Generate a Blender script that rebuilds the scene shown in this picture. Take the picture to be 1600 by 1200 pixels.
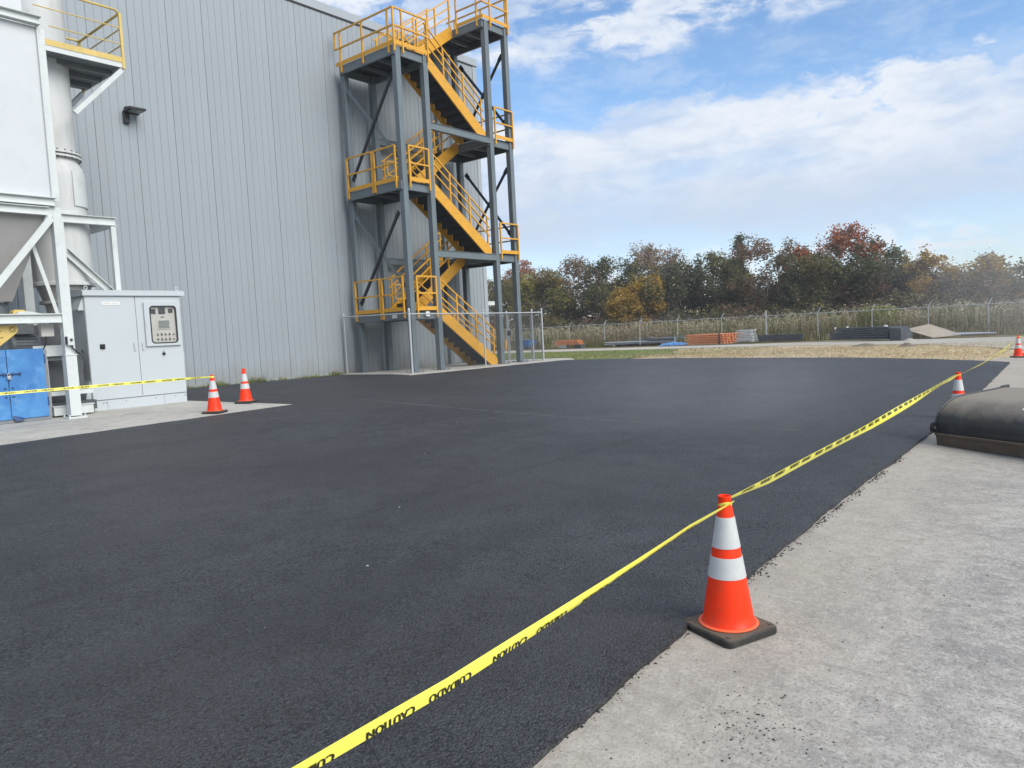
import bpy, bmesh, math, random
from mathutils import Vector, Matrix, noise as mnoise
from mathutils.geometry import tessellate_polygon

# ------------------------------------------------------------------ camera, sky, sun, exposure
for o in list(bpy.data.objects):
    bpy.data.objects.remove(o)
S = bpy.context.scene
COL = S.collection
R = math.radians

# world axes: X runs along the warehouse wall, Y runs towards the wall, Z up, metres
cam_d = bpy.data.cameras.new('camera')
cam = bpy.data.objects.new('camera', cam_d)
COL.objects.link(cam)
cam_d.sensor_width = 36.0
cam_d.lens = 26.06
cam_d.clip_start = 0.05
cam_d.clip_end = 6000
cam.matrix_world = Matrix(((0.6324, 0.0877, -0.76966, 0.0),
                           (-0.77294, 0.0056, -0.63446, 0.0),
                           (-0.05133, 0.99613, 0.07132, 1.63),
                           (0, 0, 0, 1)))
S.camera = cam

SUN_EL, SUN_AZ = 36.0, 182.0      # azimuth clockwise from +Y
world = bpy.data.worlds.new('World')
S.world = world
world.use_nodes = True
SKY_STRENGTH = 0.122
CLOUD_STRENGTH = 0.50
sun_d = bpy.data.lights.new('sun', 'SUN')
sun_d.energy = 2.3
sun_d.angle = R(42)
sun_d.color = (1.0, 0.955, 0.88)
sun = bpy.data.objects.new('sun', sun_d)
COL.objects.link(sun)
_sd = Vector((math.sin(R(SUN_AZ)) * math.cos(R(SUN_EL)), math.cos(R(SUN_AZ)) * math.cos(R(SUN_EL)), math.sin(R(SUN_EL))))
sun.rotation_euler = _sd.to_track_quat('Z', 'Y').to_euler()
S.view_settings.view_transform = 'Standard'
S.view_settings.look = 'None'
S.view_settings.gamma = 1.0
S.view_settings.exposure = 0.62
S.render.engine = 'CYCLES'


def build_world():
    nt = world.node_tree
    nt.nodes.clear()
    N, L = nt.nodes.new, nt.links.new

    def math_(op, a, b=None, clamp=False):
        n = N('ShaderNodeMath')
        n.operation = op
        n.use_clamp = clamp
        for i, v in enumerate((a, b)):
            if v is None:
                continue
            if isinstance(v, (int, float)):
                n.inputs[i].default_value = v
            else:
                L(v, n.inputs[i])
        return n.outputs[0]

    def ramp(v, lo, hi):
        n = N('ShaderNodeMapRange')
        n.interpolation_type = 'SMOOTHSTEP'
        n.inputs[1].default_value = lo
        n.inputs[2].default_value = hi
        L(v, n.inputs[0])
        return n.outputs[0]

    out = N('ShaderNodeOutputWorld')
    sky = N('ShaderNodeTexSky')
    sky.sky_type = 'NISHITA'
    sky.sun_disc = False
    sky.sun_elevation = R(SUN_EL)
    sky.sun_rotation = R(SUN_AZ)
    sky.air_density = 1.0
    sky.dust_density = 0.2
    sky.ozone_density = 3.0
    bg1 = N('ShaderNodeBackground')
    bg1.inputs[1].default_value = SKY_STRENGTH
    hs = N('ShaderNodeHueSaturation')
    hs.inputs['Saturation'].default_value = 1.06
    hs.inputs['Value'].default_value = 1.10
    L(sky.outputs[0], hs.inputs['Color'])
    L(hs.outputs[0], bg1.inputs[0])

    tc = N('ShaderNodeTexCoord')
    rot = N('ShaderNodeVectorRotate')
    rot.rotation_type = 'Z_AXIS'
    rot.inputs['Angle'].default_value = R(50.5)      # turn so that +Y is the heading of the view
    L(tc.outputs['Generated'], rot.inputs[0])
    sep = N('ShaderNodeSeparateXYZ')
    L(rot.outputs[0], sep.inputs[0])
    dx, dy, dz = sep.outputs
    # stretch sideways so that cloud cells lie flat
    def nz(scale, zs, detail, rough, off, dist=0.0):
        mp = N('ShaderNodeMapping')
        mp.inputs['Location'].default_value = off
        mp.inputs['Scale'].default_value = (1, 1, zs)
        L(rot.outputs[0], mp.inputs[0])
        t = N('ShaderNodeTexNoise')
        t.inputs['Scale'].default_value = scale
        t.inputs['Detail'].default_value = detail
        t.inputs['Roughness'].default_value = rough
        t.inputs['Distortion'].default_value = dist
        L(mp.outputs[0], t.inputs[0])
        return t.outputs[0]
    big = nz(3.2, 2.4, 3, .5, (3.1, 0.4, 7.2))
    mid = nz(9.0, 2.2, 8, .58, (1.3, 4.4, 2.2), .35)
    fine = nz(26.0, 2.6, 9, .62, (7.3, 2.4, 5.1), .5)
    soft = nz(5.0, 4.2, 5, .5, (0.3, 8.4, 1.1))
    # elevation, tilted a little and ruffled by the noise
    e = math_('ADD', dz, math_('MULTIPLY', dx, -.045))
    e = math_('ADD', e, math_('MULTIPLY', math_('SUBTRACT', mid, .5), .10))
    e = math_('ADD', e, math_('MULTIPLY', math_('SUBTRACT', big, .5), .10))
    e = math_('ADD', e, math_('MULTIPLY', math_('SUBTRACT', fine, .5), .045))
    # the long bank: crisp upper edge, dissolving downwards
    bank = math_('MULTIPLY', ramp(e, .258, .236), ramp(e, -.10, .16))
    bank = math_('MULTIPLY', bank, math_('ADD', .72, math_('MULTIPLY', ramp(soft, .30, .62), .30)))
    # the upper sheet of broken cloud
    e2 = math_('ADD', math_('MULTIPLY', fine, .5), math_('MULTIPLY', mid, .7))
    sheet = math_('MULTIPLY', ramp(e2, .46, .68), ramp(e, .315, .375))
    sheet = math_('MULTIPLY', sheet, math_('ADD', .45, math_('MULTIPLY', ramp(big, .34, .54), .65)))
    # a few small clouds close above the horizon
    low = math_('MULTIPLY', ramp(mid, .50, .60), math_('MULTIPLY', ramp(dz, .03, .06), ramp(dz, .125, .085)))
    low = math_('MULTIPLY', low, .9)
    # thin wisps in the blue
    wisp = math_('MULTIPLY', ramp(e2, .48, .85), .36)
    m = math_('MAXIMUM', bank, sheet)
    m = math_('MAXIMUM', m, low)
    m = math_('MAXIMUM', m, wisp)
    m = math_('MINIMUM', m, .96)
    m = math_('MAXIMUM', m, 0.0)

    shade = math_('ADD', math_('MULTIPLY', soft, .55), math_('MULTIPLY', fine, .45))
    shade = ramp(shade, .30, .62)
    # bank undersides are greyer than the tops
    top = ramp(e, .10, .235)
    shade = math_('MULTIPLY', shade, math_('ADD', .18, math_('MULTIPLY', top, .82)))
    shade = math_('MAXIMUM', shade, math_('MULTIPLY', low, .95))
    mx = N('ShaderNodeMix')
    mx.data_type = 'RGBA'
    L(shade, mx.inputs[0])
    mx.inputs[6].default_value = (.74, .88, 1.12, 1)
    mx.inputs[7].default_value = (1.14, 1.20, 1.29, 1)
    bg2 = N('ShaderNodeBackground')
    bg2.inputs[1].default_value = CLOUD_STRENGTH
    L(mx.outputs[2], bg2.inputs[0])
    ms = N('ShaderNodeMixShader')
    L(m, ms.inputs[0])
    L(bg1.outputs[0], ms.inputs[1])
    L(bg2.outputs[0], ms.inputs[2])
    L(ms.outputs[0], out.inputs[0])


build_world()
random.seed(11)

# ------------------------------------------------------------------ helpers


class MB:
    """collects shapes in world coordinates; build() links them as one mesh object"""

    def __init__(self):
        self.v, self.f, self.m = [], [], []

    def add(self, vs, fs, mi=0):
        b = len(self.v)
        self.v += [tuple(p) for p in vs]
        self.f += [tuple(i + b for i in q) for q in fs]
        self.m += [mi] * len(fs)

    def box(self, a, b, mi=0):
        x0, y0, z0 = [min(p, q) for p, q in zip(a, b)]
        x1, y1, z1 = [max(p, q) for p, q in zip(a, b)]
        self.add([(x0, y0, z0), (x1, y0, z0), (x1, y1, z0), (x0, y1, z0), (x0, y0, z1), (x1, y0, z1), (x1, y1, z1), (x0, y1, z1)],
                 [(0, 3, 2, 1), (4, 5, 6, 7), (0, 1, 5, 4), (1, 2, 6, 5), (2, 3, 7, 6), (3, 0, 4, 7)], mi)

    def cbox(self, a, b, c=.01, mi=0):
        """box with chamfered vertical and horizontal edges"""
        bm = bmesh.new()
        x0, y0, z0 = [min(p, q) for p, q in zip(a, b)]
        x1, y1, z1 = [max(p, q) for p, q in zip(a, b)]
        bmesh.ops.create_cube(bm, size=1)
        for v in bm.verts:
            v.co = Vector((x0 + (v.co.x + .5) * (x1 - x0), y0 + (v.co.y + .5) * (y1 - y0), z0 + (v.co.z + .5) * (z1 - z0)))
        bmesh.ops.bevel(bm, geom=bm.edges[:], offset=c, segments=2, affect='EDGES', profile=.5)
        bm.verts.index_update()
        self.add([v.co for v in bm.verts], [[v.index for v in f.verts] for f in bm.faces], mi)
        bm.free()

    def beam(self, p, q, w, h, up=(0, 0, 1), mi=0):
        """bar from p to q, w across, h along up"""
        p, q = Vector(p), Vector(q)
        d = (q - p).normalized()
        up = Vector(up)
        s = d.cross(up)
        if s.length < 1e-4:
            s = d.cross(Vector((1, 0, 0)))
        s.normalize()
        t = s.cross(d).normalized()
        vs = []
        for c in (p, q):
            for i, j in ((-1, -1), (1, -1), (1, 1), (-1, 1)):
                vs.append(c + s * (i * w / 2) + t * (j * h / 2))
        self.add(vs, [(0, 1, 2, 3), (7, 6, 5, 4), (0, 4, 5, 1), (1, 5, 6, 2), (2, 6, 7, 3), (3, 7, 4, 0)], mi)

    def tube(self, p, q, r, n=8, r2=None, mi=0, cap=True):
        p, q = Vector(p), Vector(q)
        d = (q - p).normalized()
        s = d.cross(Vector((0, 0, 1)))
        if s.length < 1e-3:
            s = d.cross(Vector((1, 0, 0)))
        s.normalize()
        t = s.cross(d)
        r2 = r if r2 is None else r2
        vs = []
        for c, rr in ((p, r), (q, r2)):
            for k in range(n):
                a = 2 * math.pi * k / n
                vs.append(c + (s * math.cos(a) + t * math.sin(a)) * rr)
        fs = [(k, (k + 1) % n, n + (k + 1) % n, n + k) for k in range(n)]
        if cap:
            fs += [tuple(range(n - 1, -1, -1)), tuple(range(n, 2 * n))]
        self.add(vs, fs, mi)

    def path(self, pts, r, n=6, mi=0):
        for a, b in zip(pts[:-1], pts[1:]):
            self.tube(a, b, r, n, mi=mi)

    def lathe(self, c, prof, n=32, mi=0, close=False):
        """prof: (radius, height) up the axis"""
        vs, fs = [], []
        for (r, z) in prof:
            for k in range(n):
                a = 2 * math.pi * k / n
                vs.append((c[0] + r * math.cos(a), c[1] + r * math.sin(a), c[2] + z))
        m = len(prof)
        for i in range(m - 1):
            for k in range(n):
                fs.append((i * n + k, i * n + (k + 1) % n, (i + 1) * n + (k + 1) % n, (i + 1) * n + k))
        if close:
            fs += [tuple(range(n - 1, -1, -1)), tuple(range((m - 1) * n, m * n))]
        self.add(vs, fs, mi)

    def prism(self, poly, axis, a, b, mi=0):
        """poly of 2D points extruded along axis ('x','y','z') from a to b"""
        def p3(p, t):
            return {'x': (t, p[0], p[1]), 'y': (p[0], t, p[1]), 'z': (p[0], p[1], t)}[axis]
        n = len(poly)
        vs = [p3(p, a) for p in poly] + [p3(p, b) for p in poly]
        fs = [(k, (k + 1) % n, n + (k + 1) % n, n + k) for k in range(n)]
        tri = tessellate_polygon([[Vector((p[0], p[1], 0)) for p in poly]])
        fs += [tuple(t) for t in tri] + [tuple(n + i for i in reversed(t)) for t in tri]
        self.add(vs, fs, mi)

    def build(self, name, mat, parent=None, smooth=False, origin=None, kind=None):
        me = bpy.data.meshes.new(name)
        o0 = Vector(origin) if origin is not None else (parent['_o'] if False else Vector(ORIG.get(parent, (0, 0, 0))))
        me.from_pydata([Vector(p) - o0 for p in self.v], [], self.f)
        mats = mat if isinstance(mat, (list, tuple)) else [mat]
        for mm in mats:
            me.materials.append(mm)
        if len(mats) > 1:
            me.polygons.foreach_set('material_index', self.m)
        bm = bmesh.new()
        bm.from_mesh(me)
        bmesh.ops.recalc_face_normals(bm, faces=bm.faces)
        bm.to_mesh(me)
        bm.free()
        if smooth:
            me.polygons.foreach_set('use_smooth', [True] * len(me.polygons))
            try:
                me.set_sharp_from_angle(angle=R(38))
            except Exception:
                pass
        o = bpy.data.objects.new(name, me)
        COL.objects.link(o)
        if parent:
            o.parent = parent
            if parent not in ORIG:
                ORIG[parent] = (0, 0, 0)
            ORIG[o] = tuple(o0)
        else:
            o.location = o0
            ORIG[o] = tuple(o0)
        if kind:
            o['kind'] = kind
        return o


ORIG = {}


def thing(name, label, cat, loc, group=None):
    o = bpy.data.objects.new(name, None)
    o.empty_display_size = .2
    COL.objects.link(o)
    o.location = loc
    ORIG[o] = tuple(loc)
    o['label'] = label
    o['category'] = cat
    if group:
        o['group'] = group
    return o


def tag(o, label, cat, group=None, kind=None):
    o['label'] = label
    o['category'] = cat
    if group:
        o['group'] = group
    if kind:
        o['kind'] = kind
    return o


def copy_tree(o, parent=None):
    c = o.copy()
    COL.objects.link(c)
    ORIG[c] = ORIG.get(o, (0, 0, 0))
    if parent:
        c.parent = parent
    for ch in list(o.children):
        copy_tree(ch, c)
    return c


# ------------------------------------------------------------------ materials


def mat(name, col, rough=.6, metal=0.0, var=.12, vscale=3.0, bump=0.0, bscale=60.0, col2=None, spec=.5, dirt=None, dscale=2.0, damt=.4, stretch=None, coat=0.0):
    m = bpy.data.materials.new(name)
    m.use_nodes = True
    nt = m.node_tree
    b = nt.nodes['Principled BSDF']
    N, L = nt.nodes.new, nt.links.new
    b.inputs['Roughness'].default_value = rough
    b.inputs['Metallic'].default_value = metal
    b.inputs['Specular IOR Level'].default_value = spec
    if coat:
        b.inputs['Coat Weight'].default_value = coat
    tc = N('ShaderNodeTexCoord')
    vec = tc.outputs['Object']
    if stretch:
        mp = N('ShaderNodeMapping')
        mp.inputs['Scale'].default_value = stretch
        L(vec, mp.inputs[0])
        vec = mp.outputs[0]
    t = N('ShaderNodeTexNoise')
    t.inputs['Scale'].default_value = vscale
    t.inputs['Detail'].default_value = 6
    t.inputs['Roughness'].default_value = .62
    L(vec, t.inputs[0])
    r = N('ShaderNodeMapRange')
    r.inputs[1].default_value = .3
    r.inputs[2].default_value = .7
    L(t.outputs[0], r.inputs[0])
    mx = N('ShaderNodeMix')
    mx.data_type = 'RGBA'
    L(r.outputs[0], mx.inputs[0])
    c2 = col2 or tuple(min(1, c * (1 + var)) for c in col)
    c1 = col if col2 else tuple(c * (1 - var) for c in col)
    mx.inputs[6].default_value = (*c1, 1)
    mx.inputs[7].default_value = (*c2, 1)
    colout = mx.outputs[2]
    if dirt:
        t2 = N('ShaderNodeTexNoise')
        t2.inputs['Scale'].default_value = dscale
        t2.inputs['Detail'].default_value = 8
        t2.inputs['Roughness'].default_value = .68
        L(vec, t2.inputs[0])
        r2 = N('ShaderNodeMapRange')
        r2.inputs[1].default_value = .52
        r2.inputs[2].default_value = .72
        r2.inputs[4].default_value = damt
        L(t2.outputs[0], r2.inputs[0])
        m2 = N('ShaderNodeMix')
        m2.data_type = 'RGBA'
        L(r2.outputs[0], m2.inputs[0])
        L(colout, m2.inputs[6])
        m2.inputs[7].default_value = (*dirt, 1)
        colout = m2.outputs[2]
    L(colout, b.inputs['Base Color'])
    if bump:
        t3 = N('ShaderNodeTexNoise')
        t3.inputs['Scale'].default_value = bscale
        t3.inputs['Detail'].default_value = 5
        L(tc.outputs['Object'], t3.inputs[0])
        bp = N('ShaderNodeBump')
        bp.inputs['Strength'].default_value = bump
        bp.inputs['Distance'].default_value = .01
        L(t3.outputs[0], bp.inputs['Height'])
        L(bp.outputs[0], b.inputs['Normal'])
    return m


def leaf_mat(name, c1, c2, c3, scale=1.2):
    m = bpy.data.materials.new(name)
    m.use_nodes = True
    nt = m.node_tree
    N, L = nt.nodes.new, nt.links.new
    b = nt.nodes['Principled BSDF']
    out = nt.nodes['Material Output']
    b.inputs['Roughness'].default_value = .7
    b.inputs['Specular IOR Level'].default_value = .2
    tc = N('ShaderNodeTexCoord')
    a = N('ShaderNodeAttribute')
    a.attribute_name = 'tint'
    t = N('ShaderNodeTexNoise')
    t.inputs['Scale'].default_value = scale
    t.inputs['Detail'].default_value = 4
    L(tc.outputs['Object'], t.inputs[0])
    ad = N('ShaderNodeMath')
    ad.operation = 'ADD'
    L(t.outputs[0], ad.inputs[0])
    mu = N('ShaderNodeMath')
    mu.operation = 'MULTIPLY_ADD'
    mu.inputs[1].default_value = .5
    mu.inputs[2].default_value = -.25
    L(a.outputs['Fac'], mu.inputs[0])
    L(mu.outputs[0], ad.inputs[1])
    cr = N('ShaderNodeValToRGB')
    cr.color_ramp.elements[0].position = .32
    cr.color_ramp.elements[0].color = (*c1, 1)
    cr.color_ramp.elements[1].position = .70
    cr.color_ramp.elements[1].color = (*c3, 1)
    e = cr.color_ramp.elements.new(.5)
    e.color = (*c2, 1)
    L(ad.outputs[0], cr.inputs[0])
    L(cr.outputs[0], b.inputs['Base Color'])
    tr = N('ShaderNodeBsdfTranslucent')
    L(cr.outputs[0], tr.inputs[0])
    ms = N('ShaderNodeMixShader')
    ms.inputs[0].default_value = .42
    L(b.outputs[0], ms.inputs[1])
    L(tr.outputs[0], ms.inputs[2])
    L(ms.outputs[0], out.inputs[0])
    return m


M = {}
M['panel'] = mat('panel_steel', (.288, .323, .346), .48, .0, .05, .7, .04, 3.0, stretch=(1, 1, .25))
M['trim'] = mat('trim_steel', (.34, .375, .40), .5, 0, .04, 1.0)
M['shadow_line'] = mat('painted_shadow_line', (.05, .055, .06), .8)  # near-black colour standing in for shade below the parapet trim
M['column'] = mat('grey_steel_paint', (.135, .165, .178), .45, 0, .08, 2.0, .05, 40)
M['deck'] = mat('dark_deck_steel', (.035, .045, .06), .55, 0, .15, 5.0)
M['yellow'] = mat('safety_yellow_paint', (.66, .33, .025), .45, 0, .07, 3.0, dirt=(.40, .20, .03), dscale=7, damt=.25)
M['dimyellow'] = mat('weathered_yellow_paint', (.60, .44, .13), .55, 0, .10, 4.0, dirt=(.35, .28, .14), dscale=9, damt=.35)
M['brace'] = mat('black_steel', (.028, .034, .042), .5)
M['galv'] = mat('galvanised_steel', (.46, .48, .49), .45, .3, .12, 20)
M['wire'] = mat('galvanised_wire', (.17, .18, .19), .5, .3, .1, 20)
M['white'] = mat('white_paint', (.58, .61, .60), .5, 0, .05, 2.0, dirt=(.40, .39, .35), dscale=2.5, damt=.4)
M['whitepanel'] = mat('pale_grey_sheet', (.55, .575, .59), .5, 0, .04, 1.2, dirt=(.42, .43, .42), dscale=1.4, damt=.3)
M['cyc'] = mat('dusty_white_steel', (.55, .56, .55), .55, 0, .06, 2.0, dirt=(.40, .37, .32), dscale=2.2, damt=.55, stretch=(2.5, 2.5, .35))
M['hopper'] = mat('grey_hopper_steel', (.33, .325, .315), .6, 0, .08, 1.5, dirt=(.24, .235, .225), dscale=2, damt=.5)
M['cab'] = mat('cabinet_grey_paint', (.475, .515, .53), .42, 0, .03, 1.0, .02, 60)
M['cabdark'] = mat('cabinet_seal_black', (.02, .021, .022), .5)
M['inner'] = mat('panel_board', (.53, .505, .47), .5, 0, .04, 3)
M['screen'] = mat('grey_screen', (.22, .24, .23), .25)
M['meter'] = mat('dark_meter_face', (.06, .065, .065), .35)
M['blue'] = mat('chalky_blue_paint', (.025, .135, .38), .5, 0, .12, 2.2, col2=(.075, .26, .54), dirt=(.20, .38, .60), dscale=5.5, damt=.5)
M['bluedark'] = mat('scuffed_dark_blue', (.02, .06, .16), .6)
M['midgrey'] = mat('mid_grey_machine', (.20, .215, .225), .5, 0, .12, 4)
M['darkgrey'] = mat('dark_grey_machine', (.07, .075, .08), .55, 0, .15, 4)
M['black'] = mat('black_plastic', (.018, .019, .02), .45)
M['rubber'] = mat('dusty_black_rubber', (.022, .020, .018), .7, 0, .2, 9, .1, 90, dirt=(.085, .068, .048), dscale=7, damt=.8)
M['orange'] = mat('orange_cone_plastic', (.90, .040, .003), .42, 0, .05, 6, .03, 30, spec=.3, dirt=(.42, .06, .03), dscale=13, damt=.45)
M['orangelip'] = mat('pale_orange_cone_lip', (.88, .13, .04), .5, 0, .05, 6)
M['reflect'] = mat('white_reflective_sleeve', (.53, .54, .53), .35, 0, .05, 9, .05, 40, dirt=(.40, .39, .36), dscale=6, damt=.5)
M['tape'] = mat('yellow_plastic_tape', (.84, .78, .10), .38, 0, .04, 8)
M['ink'] = mat('black_tape_print', (.018, .017, .008), .5)
M['bucket'] = mat('worn_black_steel', (.022, .025, .028), .36, 0, .25, 6, .08, 25, dirt=(.13, .105, .075), dscale=3.2, damt=.4, stretch=(1, 1, .45))
M['bucketlip'] = mat('rusty_worn_steel', (.085, .062, .046), .7, 0, .25, 9, .15, 50, dirt=(.16, .10, .06), dscale=6, damt=.7)
M['sticker'] = mat('white_sticker', (.68, .68, .66), .5, 0, .05, 15)
M['rackorange'] = mat('orange_rack_paint', (.74, .27, .115), .5, 0, .08, 3, dirt=(.45, .14, .06), dscale=4, damt=.4)
M['wood'] = mat('pale_plywood', (.45, .37, .27), .7, 0, .1, 3, stretch=(1, 6, 6))
M['timber'] = mat('grey_timber', (.30, .27, .23), .8, 0, .2, 6)
M['greysteel'] = mat('weathered_grey_steel', (.20, .215, .235), .55, .0, .15, 3)
M['slate'] = mat('dark_slate_steel', (.062, .070, .082), .55, 0, .2, 2, dirt=(.14, .14, .14), dscale=2, damt=.4)
M['tarp'] = mat('blue_tarp', (.06, .22, .48), .5, 0, .2, 6, dirt=(.45, .5, .55), dscale=6, damt=.8)
M['binblue'] = mat('blue_bin_paint', (.03, .16, .46), .5, 0, .1, 4)
M['red'] = mat('faded_red_paint', (.58, .10, .075), .55, 0, .1, 4)
M['bark'] = mat('tree_bark', (.20, .175, .15), .9, 0, .3, 6)
M['rubble'] = mat('dirt_mound', (.20, .165, .12), .95, 0, .3, 3)
M['crumb'] = mat('asphalt_crumb', (.035, .034, .034), .85, 0, .4, 30)
M['stone'] = mat('pale_stone', (.42, .40, .36), .85, 0, .2, 30)
M['padlock'] = mat('steel_padlock', (.5, .5, .5), .35, .8)


def dust_top(m, rgb, amount=1.0):
    # settled dust lies on the faces that look up
    nt = m.node_tree
    N, L = nt.nodes.new, nt.links.new
    b = nt.nodes['Principled BSDF']
    src = b.inputs['Base Color'].links[0].from_socket
    g = N('ShaderNodeNewGeometry')
    sp = N('ShaderNodeSeparateXYZ')
    L(g.outputs['Normal'], sp.inputs[0])
    tc = N('ShaderNodeTexCoord')
    t = N('ShaderNodeTexNoise')
    t.inputs['Scale'].default_value = 4.5
    t.inputs['Detail'].default_value = 9
    t.inputs['Roughness'].default_value = .7
    L(tc.outputs['Object'], t.inputs[0])
    a = N('ShaderNodeMath')
    a.operation = 'MULTIPLY_ADD'
    a.inputs[1].default_value = .9
    L(t.outputs[0], a.inputs[0])
    L(sp.outputs[2], a.inputs[2])
    r = N('ShaderNodeMapRange')
    r.inputs[1].default_value = .85
    r.inputs[2].default_value = 1.45
    r.inputs[4].default_value = amount
    L(a.outputs[0], r.inputs[0])
    mx = N('ShaderNodeMix')
    mx.data_type = 'RGBA'
    L(r.outputs[0], mx.inputs[0])
    L(src, mx.inputs[6])
    mx.inputs[7].default_value = (*rgb, 1)
    L(mx.outputs[2], b.inputs['Base Color'])
    rr2 = N('ShaderNodeMapRange')
    rr2.inputs[3].default_value = b.inputs['Roughness'].default_value
    rr2.inputs[4].default_value = .9
    L(r.outputs[0], rr2.inputs[0])
    L(rr2.outputs[0], b.inputs['Roughness'])


dust_top(M['bucket'], (.29, .25, .20), .9)
dust_top(M['bucketlip'], (.25, .19, .14), .7)
dust_top(M['rubber'], (.16, .125, .085), .75)


def foot_dirt(m, rgb, h):
    nt = m.node_tree
    N, L = nt.nodes.new, nt.links.new
    b = nt.nodes['Principled BSDF']
    src = b.inputs['Base Color'].links[0].from_socket
    tc = N('ShaderNodeTexCoord')
    sp = N('ShaderNodeSeparateXYZ')
    L(tc.outputs['Object'], sp.inputs[0])
    gm_ = N('ShaderNodeNewGeometry')
    t = N('ShaderNodeTexNoise')
    t.inputs['Scale'].default_value = 2.5
    t.inputs['Detail'].default_value = 8
    L(gm_.outputs['Position'], t.inputs[0])
    a = N('ShaderNodeMath')
    a.operation = 'MULTIPLY_ADD'
    a.inputs[1].default_value = -h * 1.6
    L(t.outputs[0], a.inputs[0])
    L(sp.outputs[2], a.inputs[2])
    r = N('ShaderNodeMapRange')
    r.inputs[1].default_value = h * .1
    r.inputs[2].default_value = -h * .9
    r.inputs[4].default_value = .55
    L(a.outputs[0], r.inputs[0])
    # rain streaks that wander down from the parapet
    mp = N('ShaderNodeMapping')
    mp.inputs['Scale'].default_value = (3.2, 3.2, .10)
    L(gm_.outputs['Position'], mp.inputs[0])
    t2 = N('ShaderNodeTexNoise')
    t2.inputs['Scale'].default_value = 1.3
    t2.inputs['Detail'].default_value = 6
    L(mp.outputs[0], t2.inputs[0])
    r2 = N('ShaderNodeMapRange')
    r2.inputs[1].default_value = .5
    r2.inputs[2].default_value = .75
    r2.inputs[4].default_value = .16
    L(t2.outputs[0], r2.inputs[0])
    mx2 = N('ShaderNodeMix')
    mx2.data_type = 'RGBA'
    L(r2.outputs[0], mx2.inputs[0])
    L(src, mx2.inputs[6])
    mx2.inputs[7].default_value = (.27, .285, .29, 1)
    mx = N('ShaderNodeMix')
    mx.data_type = 'RGBA'
    L(r.outputs[0], mx.inputs[0])
    L(mx2.outputs[2], mx.inputs[6])
    mx.inputs[7].default_value = (*rgb, 1)
    L(mx.outputs[2], b.inputs['Base Color'])


foot_dirt(M['panel'], (.22, .20, .17), .7)


def ground_mat(name, stops, scale, fine, bump, bdist, rough=.9, big=.15, spec=.3, extra=None, vor=None):
    m = bpy.data.materials.new(name)
    m.use_nodes = True
    nt = m.node_tree
    N, L = nt.nodes.new, nt.links.new
    b = nt.nodes['Principled BSDF']
    b.inputs['Roughness'].default_value = rough
    b.inputs['Specular IOR Level'].default_value = spec
    tc = N('ShaderNodeTexCoord')

    def nz(s, d=6, r=.6, st=None):
        t = N('ShaderNodeTexNoise')
        t.inputs['Scale'].default_value = s
        t.inputs['Detail'].default_value = d
        t.inputs['Roughness'].default_value = r
        v = tc.outputs['Object']
        if st:
            mp = N('ShaderNodeMapping')
            mp.inputs['Scale'].default_value = st
            L(v, mp.inputs[0])
            v = mp.outputs[0]
        L(v, t.inputs[0])
        return t.outputs[0]

    def ma(op, a, c):
        n = N('ShaderNodeMath')
        n.operation = op
        for i, v in enumerate((a, c)):
            if isinstance(v, (int, float)):
                n.inputs[i].default_value = v
            else:
                L(v, n.inputs[i])
        return n.outputs[0]
    f1 = nz(scale)
    f2 = nz(fine, 3, .7)
    f3 = nz(big, 4)
    w = ma('ADD', ma('MULTIPLY', f1, .4), ma('ADD', ma('MULTIPLY', f2, .35), ma('MULTIPLY', f3, .25)))
    cr = N('ShaderNodeValToRGB')
    els = cr.color_ramp.elements
    els[0].position, els[0].color = stops[0][0], (*stops[0][1], 1)
    els[1].position, els[1].color = stops[-1][0], (*stops[-1][1], 1)
    for p, c in stops[1:-1]:
        e = els.new(p)
        e.color = (*c, 1)
    L(w, cr.inputs[0])
    col = cr.outputs[0]
    h = ma('ADD', ma('MULTIPLY', f2, .7), ma('MULTIPLY', f1, .3))
    if vor:
        vt = N('ShaderNodeTexVoronoi')
        vt.inputs['Scale'].default_value = vor
        L(tc.outputs['Object'], vt.inputs[0])
        h = ma('ADD', h, ma('MULTIPLY', vt.outputs['Distance'], -.9))
        # every chip has its own tone
        mxv = N('ShaderNodeMix')
        mxv.data_type = 'RGBA'
        mxv.blend_type = 'MULTIPLY'
        mxv.inputs[0].default_value = .75
        sp = N('ShaderNodeSeparateColor')
        L(vt.outputs['Color'], sp.inputs[0])
        mr = N('ShaderNodeMapRange')
        mr.inputs[3].default_value = .45
        mr.inputs[4].default_value = 1.5
        L(sp.outputs[0], mr.inputs[0])
        cb = N('ShaderNodeCombineColor')
        for i in range(3):
            L(mr.outputs[0], cb.inputs[i])
        L(col, mxv.inputs[6])
        L(cb.outputs[0], mxv.inputs[7])
        col = mxv.outputs[2]
    if extra:
        col = extra(nt, N, L, nz, ma, tc, col)
    L(col, b.inputs['Base Color'])
    bp = N('ShaderNodeBump')
    bp.inputs['Strength'].default_value = bump
    bp.inputs['Distance'].default_value = bdist
    L(h, bp.inputs['Height'])
    L(bp.outputs[0], b.inputs['Normal'])
    return m


def mixcol(N, L, fac, a, rgb):
    mx = N('ShaderNodeMix')
    mx.data_type = 'RGBA'
    L(fac, mx.inputs[0])
    L(a, mx.inputs[6])
    mx.inputs[7].default_value = (*rgb, 1)
    return mx.outputs[2]


def mrange(N, L, v, lo, hi, a=0, b=1):
    n = N('ShaderNodeMapRange')
    n.inputs[1].default_value = lo
    n.inputs[2].default_value = hi
    n.inputs[3].default_value = a
    n.inputs[4].default_value = b
    L(v, n.inputs[0])
    return n.outputs[0]


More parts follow.
